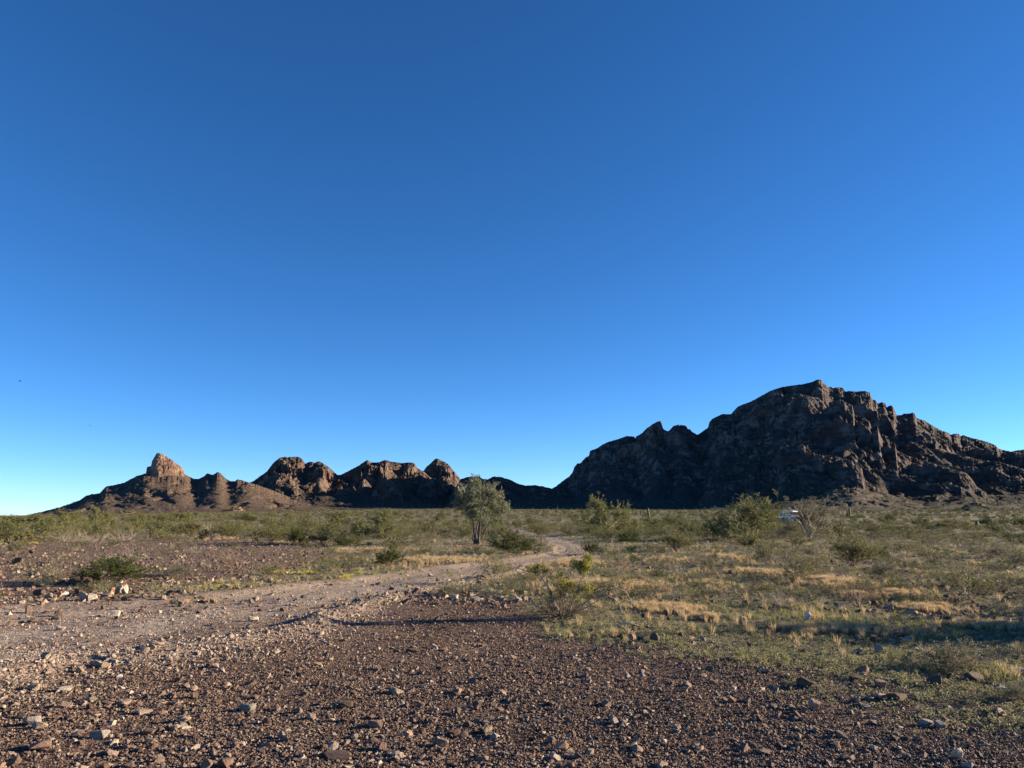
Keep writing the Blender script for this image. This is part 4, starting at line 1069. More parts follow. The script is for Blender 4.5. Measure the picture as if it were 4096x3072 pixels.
# --- the large half dead bush in the foreground: sprawling grey limbs, yellow green tufts on three of them
def hero_bush():
    x, y, z, r = hit(2250, 2472); u = r / 4 / F_PX
    rg = random.Random(77); B = Tubes(); LF = Leaves()
    root = bpy.data.objects.new('creosote_bush', None); COL.objects.link(root); root.location = (x, y, z)
    tag(root, 'large sprawling half dead bush with bare grey limbs and yellow green tufts', 'bush')
    def pt(px, py, d=0.0): return Vector((px * u, d * u, -py * u))
    limbs_ = [([(0, 0), (-30, -50), (-45, -100), (-80, -150), (-110, -172), (-150, -178), (-178, -192)], 0, 2.4),
              ([(-5, 0), (-36, -60), (-52, -110), (-64, -165), (-100, -210)], 20, 2.2),
              ([(10, 0), (40, -60), (60, -100), (72, -140), (75, -175), (52, -200)], -10, 2.6),
              ([(60, -100), (92, -120), (100, -160), (96, -205)], -10, 1.9),
              ([(20, 0), (70, -46), (130, -86), (190, -122), (240, -100), (262, -70), (262, -30), (235, -5)], -30, 1.9),
              ([(30, -5), (110, -50), (170, -88), (215, -60), (228, -20), (200, 22), (175, 26)], -50, 1.7),
              ([(0, 0), (10, -50), (-8, -100), (0, -140)], 30, 2.2),
              ([(-10, 0), (-60, -30), (-110, -50), (-160, -48)], 10, 1.8),
              ([(20, 0), (60, -30), (100, -26), (150, -40)], 40, 1.8),
              ([(0, 0), (-20, -40), (-70, -74), (-130, -66)], -30, 1.7)]
    S = spec(levels=3, kids=[4, 3], leaves=0, wig=0.25, ratio=[.6, .55], trop=[0, 0.02, 0], ang=(.4, 1.1))
    for P0, dep, wd in limbs_:
        P_ = [pt(p[0], p[1], dep * k / len(P0)) for k, p in enumerate(P0)]
        pts = []
        for a, b in zip(P_[:-1], P_[1:]):
            for f in (0, .33, .66): pts.append(a.lerp(b, f) + Vector((rg.gauss(0, 1), rg.gauss(0, 1), rg.gauss(0, 1))) * u * 1.5)
        pts.append(P_[-1])
        B.tube([tuple(p) for p in pts], [wd * 1.35 * u * (1 - .65 * k / len(pts)) for k in range(len(pts))], 5)
        for c in range(8):
            j = rg.randrange(len(pts) // 4, len(pts) - 1)
            grow(B, None, rg, tuple(pts[j]), (rg.gauss(0, 1), rg.gauss(0, 1), rg.gauss(.3, .7)), rg.uniform(24, 58) * u, wd * u * .4, 1, S)
    Bt = Tubes()
    for c in range(60):      # the low tangle round the root
        a = rg.uniform(0, 6.28); t = rg.uniform(.55, 1.5)
        grow(Bt, None, rg, (math.cos(a) * 8 * u, math.sin(a) * 8 * u, 2 * u), (math.cos(a) * math.sin(t), math.sin(a) * math.sin(t), math.cos(t)), rg.uniform(60, 165) * u, 1.25 * u, 0, S)
    SL = spec(levels=2, kids=[6], leaves=22, leaf_from=0, ll=6.0 * u, lj=5.0 * u, wig=.3, ratio=[.8], trop=[.05, .05], ang=(.4, 1.0))
    for (px, py, n, ln) in [(52, -196, 5, 30), (74, -176, 3, 26), (96, -206, 6, 28), (100, -180, 3, 24), (84, -190, 3, 24), (-4, -140, 3, 26), (4, -95, 7, 40), (-10, -80, 4, 34), (90, -100, 5, 34), (-100, -172, 4, 30), (-60, -160, 2, 24), (18, -120, 4, 30), (70, -88, 3, 26)]:
        for i in range(n):
            q = pt(px + rg.gauss(0, 8), py + rg.gauss(0, 6), rg.gauss(0, 14))
            grow(B, LF, rg, tuple(q), (rg.gauss(0, 1), rg.gauss(0, 1), rg.uniform(0, 1)), ln * u * rg.uniform(.6, 1), .7 * u, 0, SL)
    link('stems', B.mesh('creosote_limbs', M['grey_wood']), root)
    link('twigs', Bt.mesh('creosote_twigs', M['dark_wood']), root)
    link('foliage', LF.mesh('creosote_tufts', M['yellow_leaf'], 6, 0.5), root)
    FOOT.append((x, y, 1.2))
hero_bush()

# --- a palo verde just outside the right edge; its shadow crosses the right foreground
o = add_plant('P', 4300, 2475, 10, 10, 'palo verde standing outside the right edge whose shadow crosses the foreground', var=1)
o.location = (12.8, 12.0, float(ground_z(12.8, 12.0))); o.scale = (4.4, 4.4, 2.2)
o = add_plant('D', 4300, 2475, 10, 10, 'dark bush outside the right edge beside the palo verde', var=1)
o.location = (11.0, 11.2, float(ground_z(11.0, 11.2))); o.scale = (2.8, 2.8, 1.2)

# --- saguaros
def saguaro_mesh(seed, arms, w=0.055, thick=False):
    rg = random.Random(seed); B = Tubes()
    def col(pts, rad, n=12):
        s = len(pts)
        V0 = len(B.V)
        B.tube(pts, rad, n)
        V = B.V[-1].reshape(s, n, 3); c = V.mean(1, keepdims=True)
        k = np.where(np.arange(n) % 2 == 0, 1.0, 0.80)[None, :, None]
        B.V[-1] = (c + (V - c) * k).reshape(-1, 3)
    h = [0, .3, .6, .85, .95, 1.0]
    col([(0.01 * rg.gauss(0, 1), 0, t) for t in h], [w * .8, w, w, w * .92, w * .6, w * .1])
    parts = [B]
    for (side, z0, ln) in arms:
        Bp = B; B = Tubes(); globals_B = B
        r = w * .72
        s = side
        pts = [(0, 0, z0), (s * w * 1.6, 0, z0 + .0), (s * w * 2.5, 0, z0 + .05), (s * w * 2.7, 0, z0 + .12), (s * w * 2.7, 0, z0 + ln * .8), (s * w * 2.7, 0, z0 + ln)]
        rr_ = [r * .8, r, r, r, r * .9, r * .15]
        B.tube(pts, rr_, 10)
        parts.append(B); B = Bp
    return [p.mesh('saguaro_column' if i == 0 else 'saguaro_arm', M['cactus']) for i, p in enumerate(parts)]
SG = [saguaro_mesh(1, []), saguaro_mesh(2, [(1, .35, .4)]), saguaro_mesh(3, [(-1, .38, .42), (1, .3, .5)]), saguaro_mesh(4, [(-1, .12, .62)], .06), saguaro_mesh(5, [], .17)]
sag = [(3400, 2072, 40, 3, 'twin stemmed saguaro standing tall before the lit talus at right'), (3909, 2106, 24, 4, 'short thick cactus far right in the scrub'),
 (2594, 2080, 50, 0, 'tallest single saguaro right of the open crowned palo verde'), (2547, 2060, 22, 0, 'saguaro left of the tallest one, near the palo verde'),
 (2563, 2062, 26, 1, 'saguaro with one arm just left of the tallest one'), (2679, 2058, 16, 0, 'small saguaro right of the tallest one on the scrub edge'),
 (2191, 2040, 12, 0, 'tiny saguaro on the scrub edge right of the tree'), (2229, 2040, 14, 0, 'small saguaro on the scrub edge, under the saddle'),
 (758, 2082, 32, 0, 'tall saguaro right of the butte slope'), (139, 2076, 26, 1, 'saguaro on the left skyline against the dark hill foot'),
 (362, 2078, 24, 2, 'armed saguaro beside the tallest skyline tree'), (848, 2078, 22, 0, 'saguaro left of the pale outcrop'),
 (646, 2074, 20, 0, 'saguaro beneath the butte'), (1044, 2072, 18, 0, 'saguaro right of the pale outcrop'),
 (1235, 2074, 24, 1, 'saguaro before the first dark peak'), (1267, 2078, 20, 0, 'left saguaro of the close group below the dark peaks'),
 (1276, 2080, 18, 0, 'middle saguaro of the close group below the dark peaks'), (1284, 2080, 20, 0, 'right saguaro of the close group below the dark peaks'),
 (1626, 2070, 18, 0, 'saguaro under the flat topped hill'), (1472, 2072, 24, 2, 'armed saguaro between the two yellow green trees'),
 (1443, 2070, 16, 0, 'small saguaro left of the armed one'), (3778, 2064, 15, 0, 'saguaro left of the dark mound'),
 (3878, 2070, 18, 0, 'saguaro in front of the dark mound'), (3759, 2054, 12, 0, 'tiny saguaro on the talus left of the mound'),
 (3920, 2068, 14, 1, 'armed small saguaro before the dark mound'), (2640, 2062, 14, 0, 'small saguaro between the tallest one and the low tree')]
for a, b_, h, k, lb in sag:
    x, y, z, r = hit(a, b_)
    r0 = np.clip(r, 60, 420)
    dx, dy, _ = [float(v) for v in ray(a, b_)]; hh = math.hypot(dx, dy)
    r = min(r0, 4 * F_PX * 6.0 / h); x, y = dx / hh * r, dy / hh * r; z = float(ground_z(x, y))
    top_ = float(ray(a, b_ - h)[2]) / hh * r + CAM_H
    Hh = max(top_ - z, h * 0.8 / 4 / F_PX * r)
    ms = SG[k]
    if len(ms) == 1: o = link('saguaro', ms[0])
    else:
        o = bpy.data.objects.new('saguaro', None); COL.objects.link(o)
        link('column', ms[0], o)
        for mm in ms[1:]: link('arm', mm, o)
    o.location = (x, y, z - 0.05); o.scale = (h * .17 / 4 / F_PX * r / .11,) * 2 + (Hh * 1.0,); o.rotation_euler = (0, 0, 0.2)
    tag(o, lb, 'cactus', 'saguaros in the far scrub')

# --- the rest of the scrub
lowkinds = []
for (sk, wd, lf, fr, gl) in [('creosote', 'dark_wood', 'creosote_leaf', .40, 1.7), ('dark_creosote', 'dark_wood', 'creosote_dark_leaf', .30, 1.7), ('bursage', 'grey_wood', 'bursage_leaf', .6, 1.6), ('palo', 'palo_wood', 'palo_leaf', .30, 1.9), ('sparse_creosote', 'grey_wood', 'creosote_leaf', .7, 1.6), ('dead', 'red_wood', 'bursage_leaf', 1, 1), ('dead', 'grey_wood', 'bursage_leaf', 1, 1)]:
    s2 = dict(SPECIES[sk])
    if sk != 'palo': s2['kids'] = [4, 3]; s2['stems'] = 11; s2['leaves'] = int(s2['leaves'] * 1.2)
    s2['rad'] = s2['rad'] * 1.5
    for v in range(2):
        B, LF = make_bush(500 + v * 7 + len(lowkinds), s2)
        lowkinds.append(lowpoly(B, LF, v, M[wd], M[lf], fr, gl, 'scrub_' + sk))
scrub_bin = bin_collection('scrub_shape', lowkinds)
FT = np.array(FOOT)
def clear_of(x, y, pad=0.3):
    ok = np.ones(len(x), bool)
    for fx_, fy_, fr_ in FT: ok &= (np.hypot(x - fx_, y - fy_) > fr_ * .8 + pad)
    return ok
# individuals between 14 and 120 m
desc = {0: ('creosote_bush', 'olive green creosote bush in the open scrub'), 1: ('creosote_bush', 'dark green creosote bush in the open scrub'), 2: ('bursage_bush', 'low grey green bush in the open scrub'),
        3: ('palo_verde_tree', 'small yellow green palo verde in the far scrub'), 4: ('creosote_bush', 'thin olive grey bush in the open scrub'), 5: ('dead_bush', 'leafless russet bush in the open scrub'), 6: ('dead_bush', 'leafless grey bush in the open scrub')}
x, y, r = cone_points(900, 24, 115, 0.7, 0.68)
q = track_q(x, y); t_, g_ = zones(x, y)
nb = fbm(x / 14, y / 14, 2, 91)
ok = clear_of(x, y, 0.5) & (np.abs(q) > 1.35) & (rng.random(len(x)) < np.clip(sstep(14, 60, r) * 1.1 + nb * 0.8 - 0.05, 0.02, 1))
ok &= ~((x > -12) & (x < 1) & (y > 20) & (y < 34) & (rng.random(len(x)) < .8))
x, y, r = x[ok][:190], y[ok][:190], r[ok][:190]
z = ground_z(x, y)
kk = rng.choice([0, 1, 2, 3, 4, 5, 6], len(x), p=[.22, .13, .17, .05, .17, .12, .14])
for i in range(len(x)):
    k = int(kk[i]) if r[i] > 85 or kk[i] != 3 else 0
    wdt = {0: 1.4, 1: 1.2, 2: .85, 3: 2.0, 4: 1.3, 5: 1.0, 6: 1.1}[k] * rng.uniform(.6, 1.25)
    hgt = wdt * {0: .62, 1: .62, 2: .5, 3: .6, 4: .55, 5: .42, 6: .42}[k] * rng.uniform(.75, 1.15)
    nm, lb = desc[k]
    o = link(nm, lowkinds[2 * k + int(rng.integers(0, 2))])
    o.location = (x[i], y[i], z[i] - .02); o.scale = (wdt, wdt, hgt); o.rotation_euler = (0, 0, rng.uniform(0, 6.28))
    tag(o, lb, 'tree' if k == 3 else 'bush', lb.replace('bush', 'bushes').replace('palo verde ', 'palo verdes '))
    yc = y[i] * CP + (z[i] - CAM_H) * SP; zc = -y[i] * SP + (z[i] - CAM_H) * CP
    AUTO.append((o, lb.replace(' in the open scrub', '').replace(' in the far scrub', ''), 4 * (512 + F_PX * x[i] / yc), 4 * (384 - F_PX * zc / yc)))
# the far scrub as one mass
def far(n, r0, r1, power, sc, nm, lb, pk):
    x, y, r = cone_points(n, r0, r1, power, 0.70)
    nb = fbm(x / 22, y / 22, 2, 95)
    ok = clear_of(x, y, 0.5) & (np.abs(track_q(x, y)) > 1.4) & (rng.random(n) < np.clip(.75 + nb, .15, 1))
    ok &= ~((x < -1 - .21 * y) & (y > 15) & (y < 40) & (rng.random(n) < .75))
    x, y, r = x[ok], y[ok], r[ok]; n = len(x); z = ground_z(x, y) - .03
    k = rng.choice(7, n, p=pk)
    wd = np.array([1.35, 1.15, .9, 1.8, 1.25, 1.1, 1.1])[k] * rng.uniform(.55, 1.2, n) * sc
    hg = wd * np.array([.55, .55, .5, .62, .5, .42, .42])[k] * rng.uniform(.8, 1.2, n)
    scatter(nm, scrub_bin, np.stack([x, y, z], 1), np.stack([x * 0, x * 0, rng.random(n) * 6.28], 1), np.stack([wd, wd, hg], 1), 2 * k + rng.integers(0, 2, n), lb, 'scrub')
far(9000, 52, 330, 0.9, 1.0, 'scrub', 'green desert scrub covering the plain beyond the track', [.24, .08, .28, .06, .16, .09, .09])
far(17000, 280, 950, 1.1, 1.25, 'scrub', 'far scrub thinning out at the foot of the mountains', [.28, .08, .3, .07, .17, .05, .05])
far(5200, 15, 80, 0.8, .42, 'undergrowth', 'small twiggy undergrowth between the bushes', [.12, .05, .33, 0, .15, .17, .18])

# scrub on the mountain slopes
def slope_scrub():
    P_, S_, K_ = [], [], []
    for o, (X, Y, Z, S) in MT:
        nrow, ncol = X.shape
        width = math.hypot(X[0, 0] - X[0, -1], Y[0, 0] - Y[0, -1])
        n = int(width * 3.0)
        i = (rng.random(n) ** 0.8 * (nrow * 0.80)).astype(int); j = rng.integers(1, ncol - 1, n)
        i = np.clip(i, 1, nrow - 2)
        gy = np.abs(Z[i + 1, j] - Z[i - 1, j]) / (np.hypot(X[i + 1, j] - X[i - 1, j], Y[i + 1, j] - Y[i - 1, j]) + .1)
        m = (gy < 0.9) & (rng.random(n) < np.clip(1.2 - S[i, j], .1, 1))
        i, j = i[m], j[m]
        P_.append(np.stack([X[i, j], Y[i, j], Z[i, j] - .2], 1))
    P_ = np.concatenate(P_); n = len(P_)
    k = rng.choice([0, 1, 2, 4], n, p=[.35, .25, .25, .15]); w = rng.uniform(1.6, 4.2, n)
    scatter('scrub', scrub_bin, P_, np.stack([k * 0, k * 0, rng.random(n) * 6.28], 1), np.stack([w, w, w * .7], 1), 2 * k + rng.integers(0, 2, n), 'sparse scrub dotting the mountain and hill slopes', 'scrub')
slope_scrub()

# ------------------------------------------------------------------ grass, ground cover and flowers
def tuft_mesh(seed, n, lean, wd, material, h0=.6, base_r=.12):
    r = np.random.default_rng(seed)
    a = r.random(n) * 6.283; b = r.random(n) * base_r; L = r.uniform(h0, 1, n)
    P0 = np.stack([np.cos(a) * b, np.sin(a) * b, np.zeros(n)], 1)
    out = np.stack([np.cos(a), np.sin(a), np.zeros(n)], 1) * (r.random(n) * lean)[:, None]
    P1 = P0 + out * .4 + np.array([0, 0, 1]) * (L * .55)[:, None]
    P2 = P0 + out * 1.15 + np.array([0, 0, 1]) * L[:, None]
    s = np.stack([-np.sin(a), np.cos(a), np.zeros(n)], 1); s = s * np.cos(r.random(n) * 6.28)[:, None] + r.normal(0, .3, (n, 3)); s /= np.linalg.norm(s, axis=1)[:, None]
    V = np.stack([P0 - s * wd, P0 + s * wd, P1 + s * wd * .8, P1 - s * wd * .8, P2], 1).reshape(-1, 3)
    i = np.arange(n)[:, None] * 5
    return mesh_np('grass_tuft', V, [i + np.array([[0, 1, 2, 3]]), i + np.array([[3, 2, 4]])], [material])
def sprig_mesh(seed, n, material):
    r = np.random.default_rng(seed); L = Leaves()
    for i in range(n):
        a = r.random() * 6.28; d = r.random() ** .6 * .42
        L.add((math.cos(a) * d, math.sin(a) * d, r.random() * .5 + .02), (math.cos(a) * .5, math.sin(a) * .5, .8), .22)
    return L.mesh('sprig', material, seed, .5, .6)
tan_bin = bin_collection('tan_tuft', [tuft_mesh(i, 44, .40, .012, M['dry_grass']) for i in range(4)])
grn_bin = bin_collection('green_tuft', [tuft_mesh(20 + i, 26, .45, .016, M['green_grass']) for i in range(3)])
ann_bin = bin_collection('annual', [sprig_mesh(40 + i, 22, M['annual']) for i in range(5)])
flw_bin = bin_collection('flower', [sprig_mesh(60 + i, 20, M['flower']) for i in range(3)] + [sprig_mesh(70, 18, M['green_grass'])])
def patch_points(px, py, w, h, n):
    """points in a ground patch whose foot line is at (px, py), w wide; depth from the height h in the picture"""
    x, y, z, r = hit(px, py); u = r / 4 / F_PX; W = w * u; D = max(W * .22, .35)
    a = rng.random(n) * 6.283; d = np.abs(rng.normal(0, .62, n))
    dd = hit(px, py - h * 0.45)[1] - y
    D = np.clip(dd * .62, .35, W * .5 + 1.6)
    X = x + np.cos(a) * d * W / 2; Y = y + D * .6 + np.sin(a) * d * D
    keep = fbm(X / .55, Y / .55, 3, 99) > -0.02 - 0.25 * rng.random(n)
    return X[keep], Y[keep], r
TP = [(1511, 2205, 200, 26, 430), (1723, 2250, 330, 34, 1000), (1339, 2206, 80, 24, 120), (2307, 2258, 230, 34, 480), (2170, 2280, 140, 30, 220), (2691, 2250, 150, 34, 240),
      (2952, 2238, 130, 32, 240), (3072, 2300, 190, 42, 480), (3354, 2350, 190, 60, 620), (2420, 2360, 330, 62, 650), (2668, 2448, 190, 50, 420), (2736, 2460, 80, 40, 150), (2840, 2484, 70, 36, 150),
      (3624, 2385, 130, 42, 300), (3728, 2446, 120, 46, 360), (3800, 2440, 60, 36, 150), (3990, 2520, 200, 46, 300), (3681, 2292, 70, 26, 80), (3250, 2545, 100, 40, 160), (3440, 2540, 200, 40, 200),
      (1070, 2178, 90, 22, 110), (1250, 2158, 90, 40, 150), (860, 2160, 110, 24, 120), (620, 2150, 120, 16, 90), (3480, 2400, 120, 50, 160), (2860, 2340, 120, 40, 160), (2200, 2380, 110, 40, 180)]
xs, ys, hs = [], [], []
for (a, b_, w, h, n) in TP:
    X, Y, r = patch_points(a, b_, w * 1.1, h, int(n * 1.7)); u = r / 4 / F_PX
    xs.append(X); ys.append(Y); hs.append(rng.uniform(.35, 1.15, len(X)) * np.clip(h * .50 * u, .12, .32))
xs, ys, hs = map(np.concatenate, (xs, ys, hs))
def tufts(nm, coll, nk, X, Y, Hh, wr, lb, cat='grass'):
    n = len(X); s = Hh * wr
    scatter(nm, coll, np.stack([X, Y, ground_z(X, Y)], 1), np.stack([rng.normal(0, .1, n), rng.normal(0, .1, n), rng.random(n) * 6.28], 1), np.stack([s, s, Hh], 1), rng.integers(0, nk, n), lb, cat)
tufts('dry_grass', tan_bin, 4, xs, ys, hs, 1.2, 'patches of tan dry grass between the bushes and along the track')
# thin dry stalks everywhere on the green side
x, y, r = cone_points(9000, 8.5, 60, .6, .70); t_, g_ = zones(x, y)
m = rng.random(len(x)) < g_ * np.clip(.35 + 1.3 * fbm(x / 2.5, y / 2.5, 2, 103), 0, 1)
tufts('dry_grass', tan_bin, 4, x[m], y[m], rng.uniform(.07, .2, m.sum()), 1.1, 'thin dry stalks standing in the green ground cover')
x, y, r = cone_points(12000, 9, 60, .6, .70); t_, g_ = zones(x, y)
m = rng.random(len(x)) < g_ * np.clip(.3 + 1.5 * fbm(x / 3.5, y / 3.5, 2, 107), 0, 1)
tufts('green_grass', grn_bin, 3, x[m], y[m], rng.uniform(.05, .14, m.sum()), 1.5, 'short yellow green grass on the right flat')
x, y, r = cone_points(150000, 6.5, 75, .25, .70); t_, g_ = zones(x, y)
m = rng.random(len(x)) < np.clip(g_ * np.clip(.62 + 1.0 * fbm(x / .8, y / .8, 2, 109), .05, 1), 0, 1)
s_ = np.maximum(rng.uniform(.035, .10, m.sum()), .0016 * r[m])
tufts('ground_cover', ann_bin, 5, x[m], y[m], s_ * .8, 1.5, 'low pale green annual plants covering the soil', 'ground cover')
# yellow flower patches
for (a, b_, w, h, n, lb) in [(1221, 2296, 170, 26, 190, 'largest streak of yellow flowers beyond the track'), (1377, 2314, 34, 14, 60, 'small bright clump of yellow flowers at the track edge'), (1097, 2292, 38, 12, 35, 'small yellow flower spot left of the largest streak'),
                             (872, 2350, 96, 14, 70, 'yellow flowers between two rocks by the track'), (1452, 2294, 60, 12, 30, 'faint yellow flowers right of the largest streak'), (2879, 2206, 40, 12, 60, 'bright yellow flower spot in the right middle ground'),
                             (2520, 2212, 50, 12, 40, 'yellow flowers right of the track bend'), (3319, 2229, 34, 10, 40, 'yellow flowers beside the pinkish leafless bush'), (3950, 2256, 90, 14, 60, 'yellow green flowers in the far right flat'), (1090, 2332, 20, 8, 12, 'few yellow flowers in the green strip'), (120, 2176, 44, 8, 30, 'yellow flower spot at the far left')]:
    X, Y, r = patch_points(a, b_, w, h, n); u = r / 4 / F_PX; nn = len(X); s = rng.uniform(.10, .2, nn)
    big = 16 * u if 'clump' in lb else 9 * u
    s = rng.uniform(.6, 1.1, nn) * np.clip(big, .09, .26)
    scatter('yellow_flowers', flw_bin, np.stack([X, Y, ground_z(X, Y)], 1), np.stack([X * 0, X * 0, rng.random(nn) * 6.28], 1), np.stack([s * 1.4, s * 1.4, s], 1), rng.integers(0, 4, nn), lb, 'flowers')

# ------------------------------------------------------------------ more single stones, the largest of the gravel
zn = {'d': ('angular dark brown stone in the gravel at the feet of the photographer', 'brown', 'dark stones of the near gravel'), 'b': ('mid brown stone chip in the gravel near the bottom of the picture', 'brown', 'brown stones of the near gravel'),
      't': ('pale tan stone along the near edge of the dirt track', 'tan', 'pale stones of the track edge'), 'g': ('dark stone lying in the green cover of the right flat', 'dark brown', 'dark stones of the right flat'),
      'p': ('stone of the loose pile left of the large sprawling bush', 'tan', 'stones piled left of the sprawling bush')}
def loose(kind, color, fx, fy, w, h, rnd):
    lb, _, gp = zn[kind]; o = add_rock(fx, fy, w, h, color, lb, gp, k=int(rng.integers(0, 10)))
    AUTO.append((o, {'tan': 'pale tan', 'dark brown': 'dark'}.get(color, color) + ' angular stone', fx, fy))
for i in range(70):
    loose('d', 'dark brown', rng.uniform(20, 4080), 2640 + 420 * rng.random() ** .9, *(lambda s: (s, s * rng.uniform(.3, .55)))(rng.uniform(16, 36)), 0) if i % 2 else loose('b', ['brown', 'brown', 'brown'][i % 3], rng.uniform(20, 4080), 2660 + 400 * rng.random(), *(lambda s: (s, s * rng.uniform(.3, .6)))(rng.uniform(16, 34)), 0)
for i in range(46):
    t = rng.uniform(2, 9); k = int(t); f = t - k
    ex = E_near[k][0] * (1 - f) + E_near[k + 1][0] * f; ey = E_near[k][1] * (1 - f) + E_near[k + 1][1] * f
    s = rng.uniform(18, 40) * (ey - 2050) / 600
    loose('t', 'tan', ex + rng.normal(0, 20), ey + rng.uniform(-14, 30), s, s * rng.uniform(.35, .6), 0)
for i in range(44):
    fy = rng.uniform(2240, 2620); s = rng.uniform(16, 40) * (fy - 2050) / 480
    loose('g', 'dark brown', rng.uniform(2500, 4080), fy, s, s * rng.uniform(.4, .7), 0)
for i in range(40):
    s = rng.uniform(12, 34)
    loose('p', ['tan', 'brown', 'grey', 'cream'][i % 4], rng.normal(1985, 62), rng.uniform(2345, 2440), s, s * rng.uniform(.45, .75), 0)

# ------------------------------------------------------------------ the white camper far off
def camper():
    dx, dy, _ = [float(v) for v in ray(3167, 2092)]; hh = math.hypot(dx, dy); r = 148.0
    x, y = dx / hh * r, dy / hh * r; z = float(ground_z(x, y))
    root = bpy.data.objects.new('camper_van', None); COL.objects.link(root); root.location = (x, y, z); root.rotation_euler = (0, 0, math.radians(-62))
    tag(root, 'small white camper van with dark windows, half hidden among the trees', 'van')
    m1, nt, b = mat('van_paint', 0.35, 0.5); b.inputs['Base Color'].default_value = (0.84, 0.84, 0.83, 1)
    m2, nt, b = mat('van_glass', 0.08, 0.6); b.inputs['Base Color'].default_value = (0.02, 0.025, 0.03, 1)
    m3, nt, b = mat('van_rubber', 0.9, 0.2); b.inputs['Base Color'].default_value = (0.03, 0.03, 0.03, 1)
    m4, nt, b = mat('van_lamp', 0.3, 0.5); b.inputs['Base Color'].default_value = (0.45, 0.02, 0.02, 1)
    # side outline extruded over the width, nose towards +x
    out = [(-2.1, .45), (-2.15, 1.2), (-2.0, 2.15), (-1.8, 2.3), (.9, 2.3), (1.15, 2.15), (1.55, 1.35), (2.2, 1.15), (2.35, .9), (2.35, .45)]
    bm = bmesh.new()
    L_ = [bm.verts.new((px, -.9, pz)) for px, pz in out]; R_ = [bm.verts.new((px, .9, pz)) for px, pz in out]
    bm.faces.new(L_); bm.faces.new(R_[::-1])
    for i in range(len(out)): bm.faces.new((L_[i], R_[i], R_[(i + 1) % len(out)], L_[(i + 1) % len(out)]))
    bmesh.ops.recalc_face_normals(bm, faces=bm.faces)
    bmesh.ops.bevel(bm, geom=list(bm.edges), offset=.07, segments=2, affect='EDGES')
    me = bpy.data.meshes.new('van_body'); bm.to_mesh(me); bm.free(); me.materials.append(m1); link('body', me, root)
    def quad(nm, pts, m, th):
        V = np.array(pts, float); n = np.cross(V[1] - V[0], V[2] - V[0]); n /= np.linalg.norm(n)
        V2 = np.concatenate([V, V + n * th]); F = np.array([[0, 3, 2, 1], [4, 5, 6, 7], [0, 1, 5, 4], [1, 2, 6, 5], [2, 3, 7, 6], [3, 0, 4, 7]])
        link(nm, mesh_np(nm, V2, F, [m]), root)
    for s in (-1, 1):
        yy = .905 * s
        for (x0, x1, z0, z1) in [(-1.8, -1.0, 1.35, 1.95), (-.8, .05, 1.35, 1.95), (.2, .95, 1.35, 1.95)]:
            p = [(x0, yy, z0), (x1, yy, z0), (x1, yy, z1), (x0, yy, z1)]
            quad('window', p if s < 0 else p[::-1], m2, .02)
        quad('tail_light', [(-2.16, .62 * s - .1, .8), (-2.16, .62 * s - .1, 1.1), (-2.16, .62 * s + .1, 1.1), (-2.16, .62 * s + .1, .8)][::-1], m4, .03)
    quad('rear_window', [(-2.14, -.6, 1.35), (-2.04, -.6, 1.95), (-2.04, .6, 1.95), (-2.14, .6, 1.35)][::-1], m2, .03)
    quad('windscreen', [(1.2, -.75, 2.08), (1.53, -.75, 1.42), (1.53, .75, 1.42), (1.2, .75, 2.08)], m2, .03)
    for wx in (-1.35, 1.5):
        for s in (-1, 1):
            th = np.linspace(0, 2 * np.pi, 20, endpoint=False)
            A_ = np.stack([wx + .36 * np.cos(th), np.full(20, s * .72), .36 + .36 * np.sin(th)], 1); B_ = A_ + np.array([0, s * .2, 0])
            i = np.arange(20); F = [np.stack([i, (i + 1) % 20, (i + 1) % 20 + 20, i + 20], 1), np.arange(20)[None, :], np.arange(20, 40)[None, ::-1]]
            wh = link('wheel', mesh_np('wheel', np.concatenate([A_, B_]), F, [m3]), root)
            A2 = np.stack([wx + .2 * np.cos(th), np.full(20, s * .925), .36 + .2 * np.sin(th)], 1)
            link('rim', mesh_np('rim', np.concatenate([A2, A2 - [0, s * .02, 0]]), F, [m1]), wh)
camper()

# ------------------------------------------------------------------ two birds high at the left
def bird(fx, fy, r, lb, flap, yaw):
    d = Vector([float(v) for v in ray(fx, fy)]).normalized(); p = Vector((0, 0, CAM_H)) + d * r
    m, nt, b = mat('bird_feathers', 0.8, 0.2); b.inputs['Base Color'].default_value = (0.05, 0.042, 0.04, 1)
    B = Tubes(); B.tube([(-.10, 0, 0), (-.07, 0, .005), (0, 0, .012), (.06, 0, .012), (.085, 0, .02), (.11, 0, .02), (.13, 0, .014)], [.006, .02, .034, .026, .020, .018, .003], 8)
    root = link('bird', B.mesh('bird_body', m)); root.location = p; root.rotation_euler = (0.2, -.1, yaw)
    tag(root, lb, 'bird')
    for s in (-1, 1):
        V = [(.05, s * .02, .02), (-.04, s * .02, .02), (.045, s * .10, .02 + flap * .06), (-.045, s * .10, .018 + flap * .06), (-.02, s * .21, .02 + flap * .15), (-.05, s * .19, .018 + flap * .14)]
        V = V + [(a, c, z_ - .008) for a, c, z_ in V]
        F4 = [(0, 1, 3, 2), (2, 3, 5, 4), (6, 8, 9, 7), (8, 10, 11, 9), (0, 2, 8, 6), (2, 4, 10, 8), (1, 7, 9, 3), (3, 9, 11, 5), (4, 5, 11, 10)]
        link('wing', mesh_np('bird_wing', V, np.array(F4), [m]), root)
    V = [(-.09, -.012, 0), (-.09, .012, 0), (-.17, .03, -.01), (-.17, -.03, -.01), (-.09, -.012, -.006), (-.09, .012, -.006), (-.17, .03, -.016), (-.17, -.03, -.016)]
    link('tail', mesh_np('bird_tail', V, np.array([(0, 1, 2, 3), (7, 6, 5, 4), (0, 3, 7, 4), (1, 5, 6, 2), (2, 6, 7, 3)]), [m]), root)
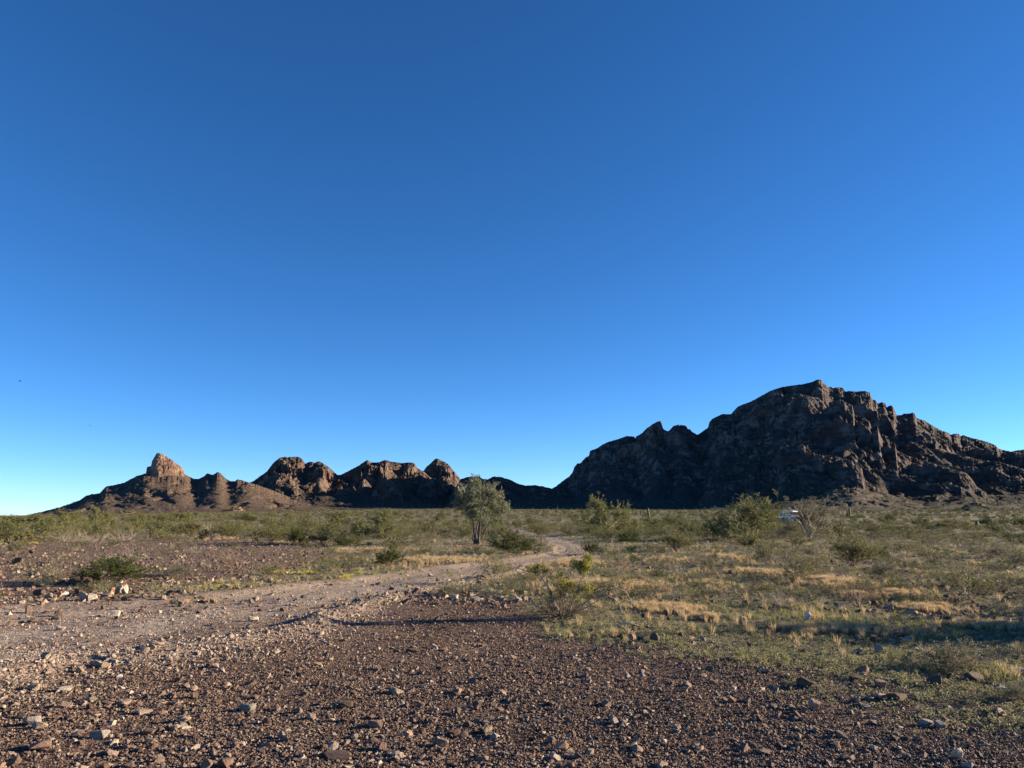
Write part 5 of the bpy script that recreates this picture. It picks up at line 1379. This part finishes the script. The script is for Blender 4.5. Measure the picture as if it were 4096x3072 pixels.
bird(81, 1525, 85, 'dark bird in the sky at the far left, the higher of two', .5, .4)
bird(360, 1701, 85, 'dark bird in the sky above the left hill, the lower of two', -1.0, 1.9)

# ------------------------------------------------------------------ labels told from the nearest landmark
LM = [(3261, 2843, 'the big round tan boulder'), (3702, 2909, 'the long grey cobble'), (3832, 3038, 'the pointed cream rock'), (3593, 2807, 'the long dark slab'), (3739, 2748, 'the large ridged dark rock'),
 (3449, 2702, 'the tilted brown slab'), (4006, 2767, 'the rounded grey rock'), (3516, 2614, 'the upright grey rock'), (3232, 2476, 'the white quartz rock'), (3224, 2752, 'the big dark rock'), (2972, 2507, 'the upright brown slab'),
 (2621, 2573, 'the dark upright boulder'), (2250, 3004, 'the orange brown block'), (1932, 3048, 'the bottom centre slab'), (1344, 3044, 'the long bottom slab'), (1764, 2990, 'the knobbly brown rock'), (1588, 2782, 'the tan grey cobble'),
 (1836, 2774, 'the flat orange stone'), (398, 2958, 'the light grey rock'), (164, 3004, 'the bottom left slab'), (730, 2900, 'the bluish grey stone'), (990, 2845, 'the dark grey flat rock'), (477, 2717, 'the small white stone'),
 (184, 2635, 'the round track rock'), (622, 2592, 'the half buried slab'), (1014, 2485, 'the broken cream slab'), (462, 2466, 'the lone cream block'), (2253, 2470, 'the sprawling bush'), (1990, 2324, 'the slanting trackside bush'),
 (330, 2390, 'the rock ring'), (3436, 2430, 'the fan shaped bush'), (3132, 2424, 'the dead twig heap'), (3876, 2400, 'the thin green bush'), (3211, 2318, 'the broad olive bush'), (3417, 2266, 'the large light green bush'),
 (2705, 2207, 'the tall olive bush'), (2506, 2288, 'the purple brown brush'), (2049, 2212, 'the domed green bush'), (1560, 2265, 'the compact dark bush'), (948, 2288, 'the large twiggy bush'), (1086, 2170, 'the broad bright bush'),
 (1908, 2177, 'the grey green tree'), (2434, 2142, 'the open crowned palo verde'), (3005, 2162, 'the widest palo verde'), (3232, 2134, 'the pale dead tree'), (398, 2104, 'the tall skyline tree'), (1353, 2106, 'the bright round tree'),
 (3400, 2072, 'the twin stemmed saguaro'), (3909, 2106, 'the short thick cactus'), (75, 2166, 'the far left twig tangle'), (2600, 2076, 'the tallest single saguaro')]
buckets = {}
for o, ph, fx, fy in AUTO:
    best = min(LM, key=lambda l: math.hypot((l[0] - fx), (l[1] - fy) * (2.2 if fy < 2300 else 1.2)))
    dx, dy = fx - best[0], (fy - best[1]) * (2.2 if fy < 2300 else 1.2)
    side = ('to the right of ' if dx > 0 else 'to the left of ') if abs(dx) > abs(dy) else ('in front of ' if dy > 0 else 'behind ')
    buckets.setdefault((ph, side + best[2]), []).append((math.hypot(dx, dy), o))
NTH = ['nearest', 'second nearest', 'third nearest', 'fourth nearest', 'fifth nearest', 'sixth nearest', 'seventh nearest', 'eighth nearest', 'ninth nearest', 'tenth nearest', 'eleventh nearest', 'twelfth nearest'] + [w + ' nearest' for w in 'thirteenth fourteenth fifteenth sixteenth seventeenth eighteenth nineteenth twentieth'.split()]
for (ph, where), lst in buckets.items():
    lst.sort(key=lambda t: t[0])
    for i, (d, o) in enumerate(lst):
        o['label'] = (ph + ' ' + where) if len(lst) == 1 else '%s, %s %s' % (ph, NTH[min(i, len(NTH) - 1)], where.replace('to the ', ''))
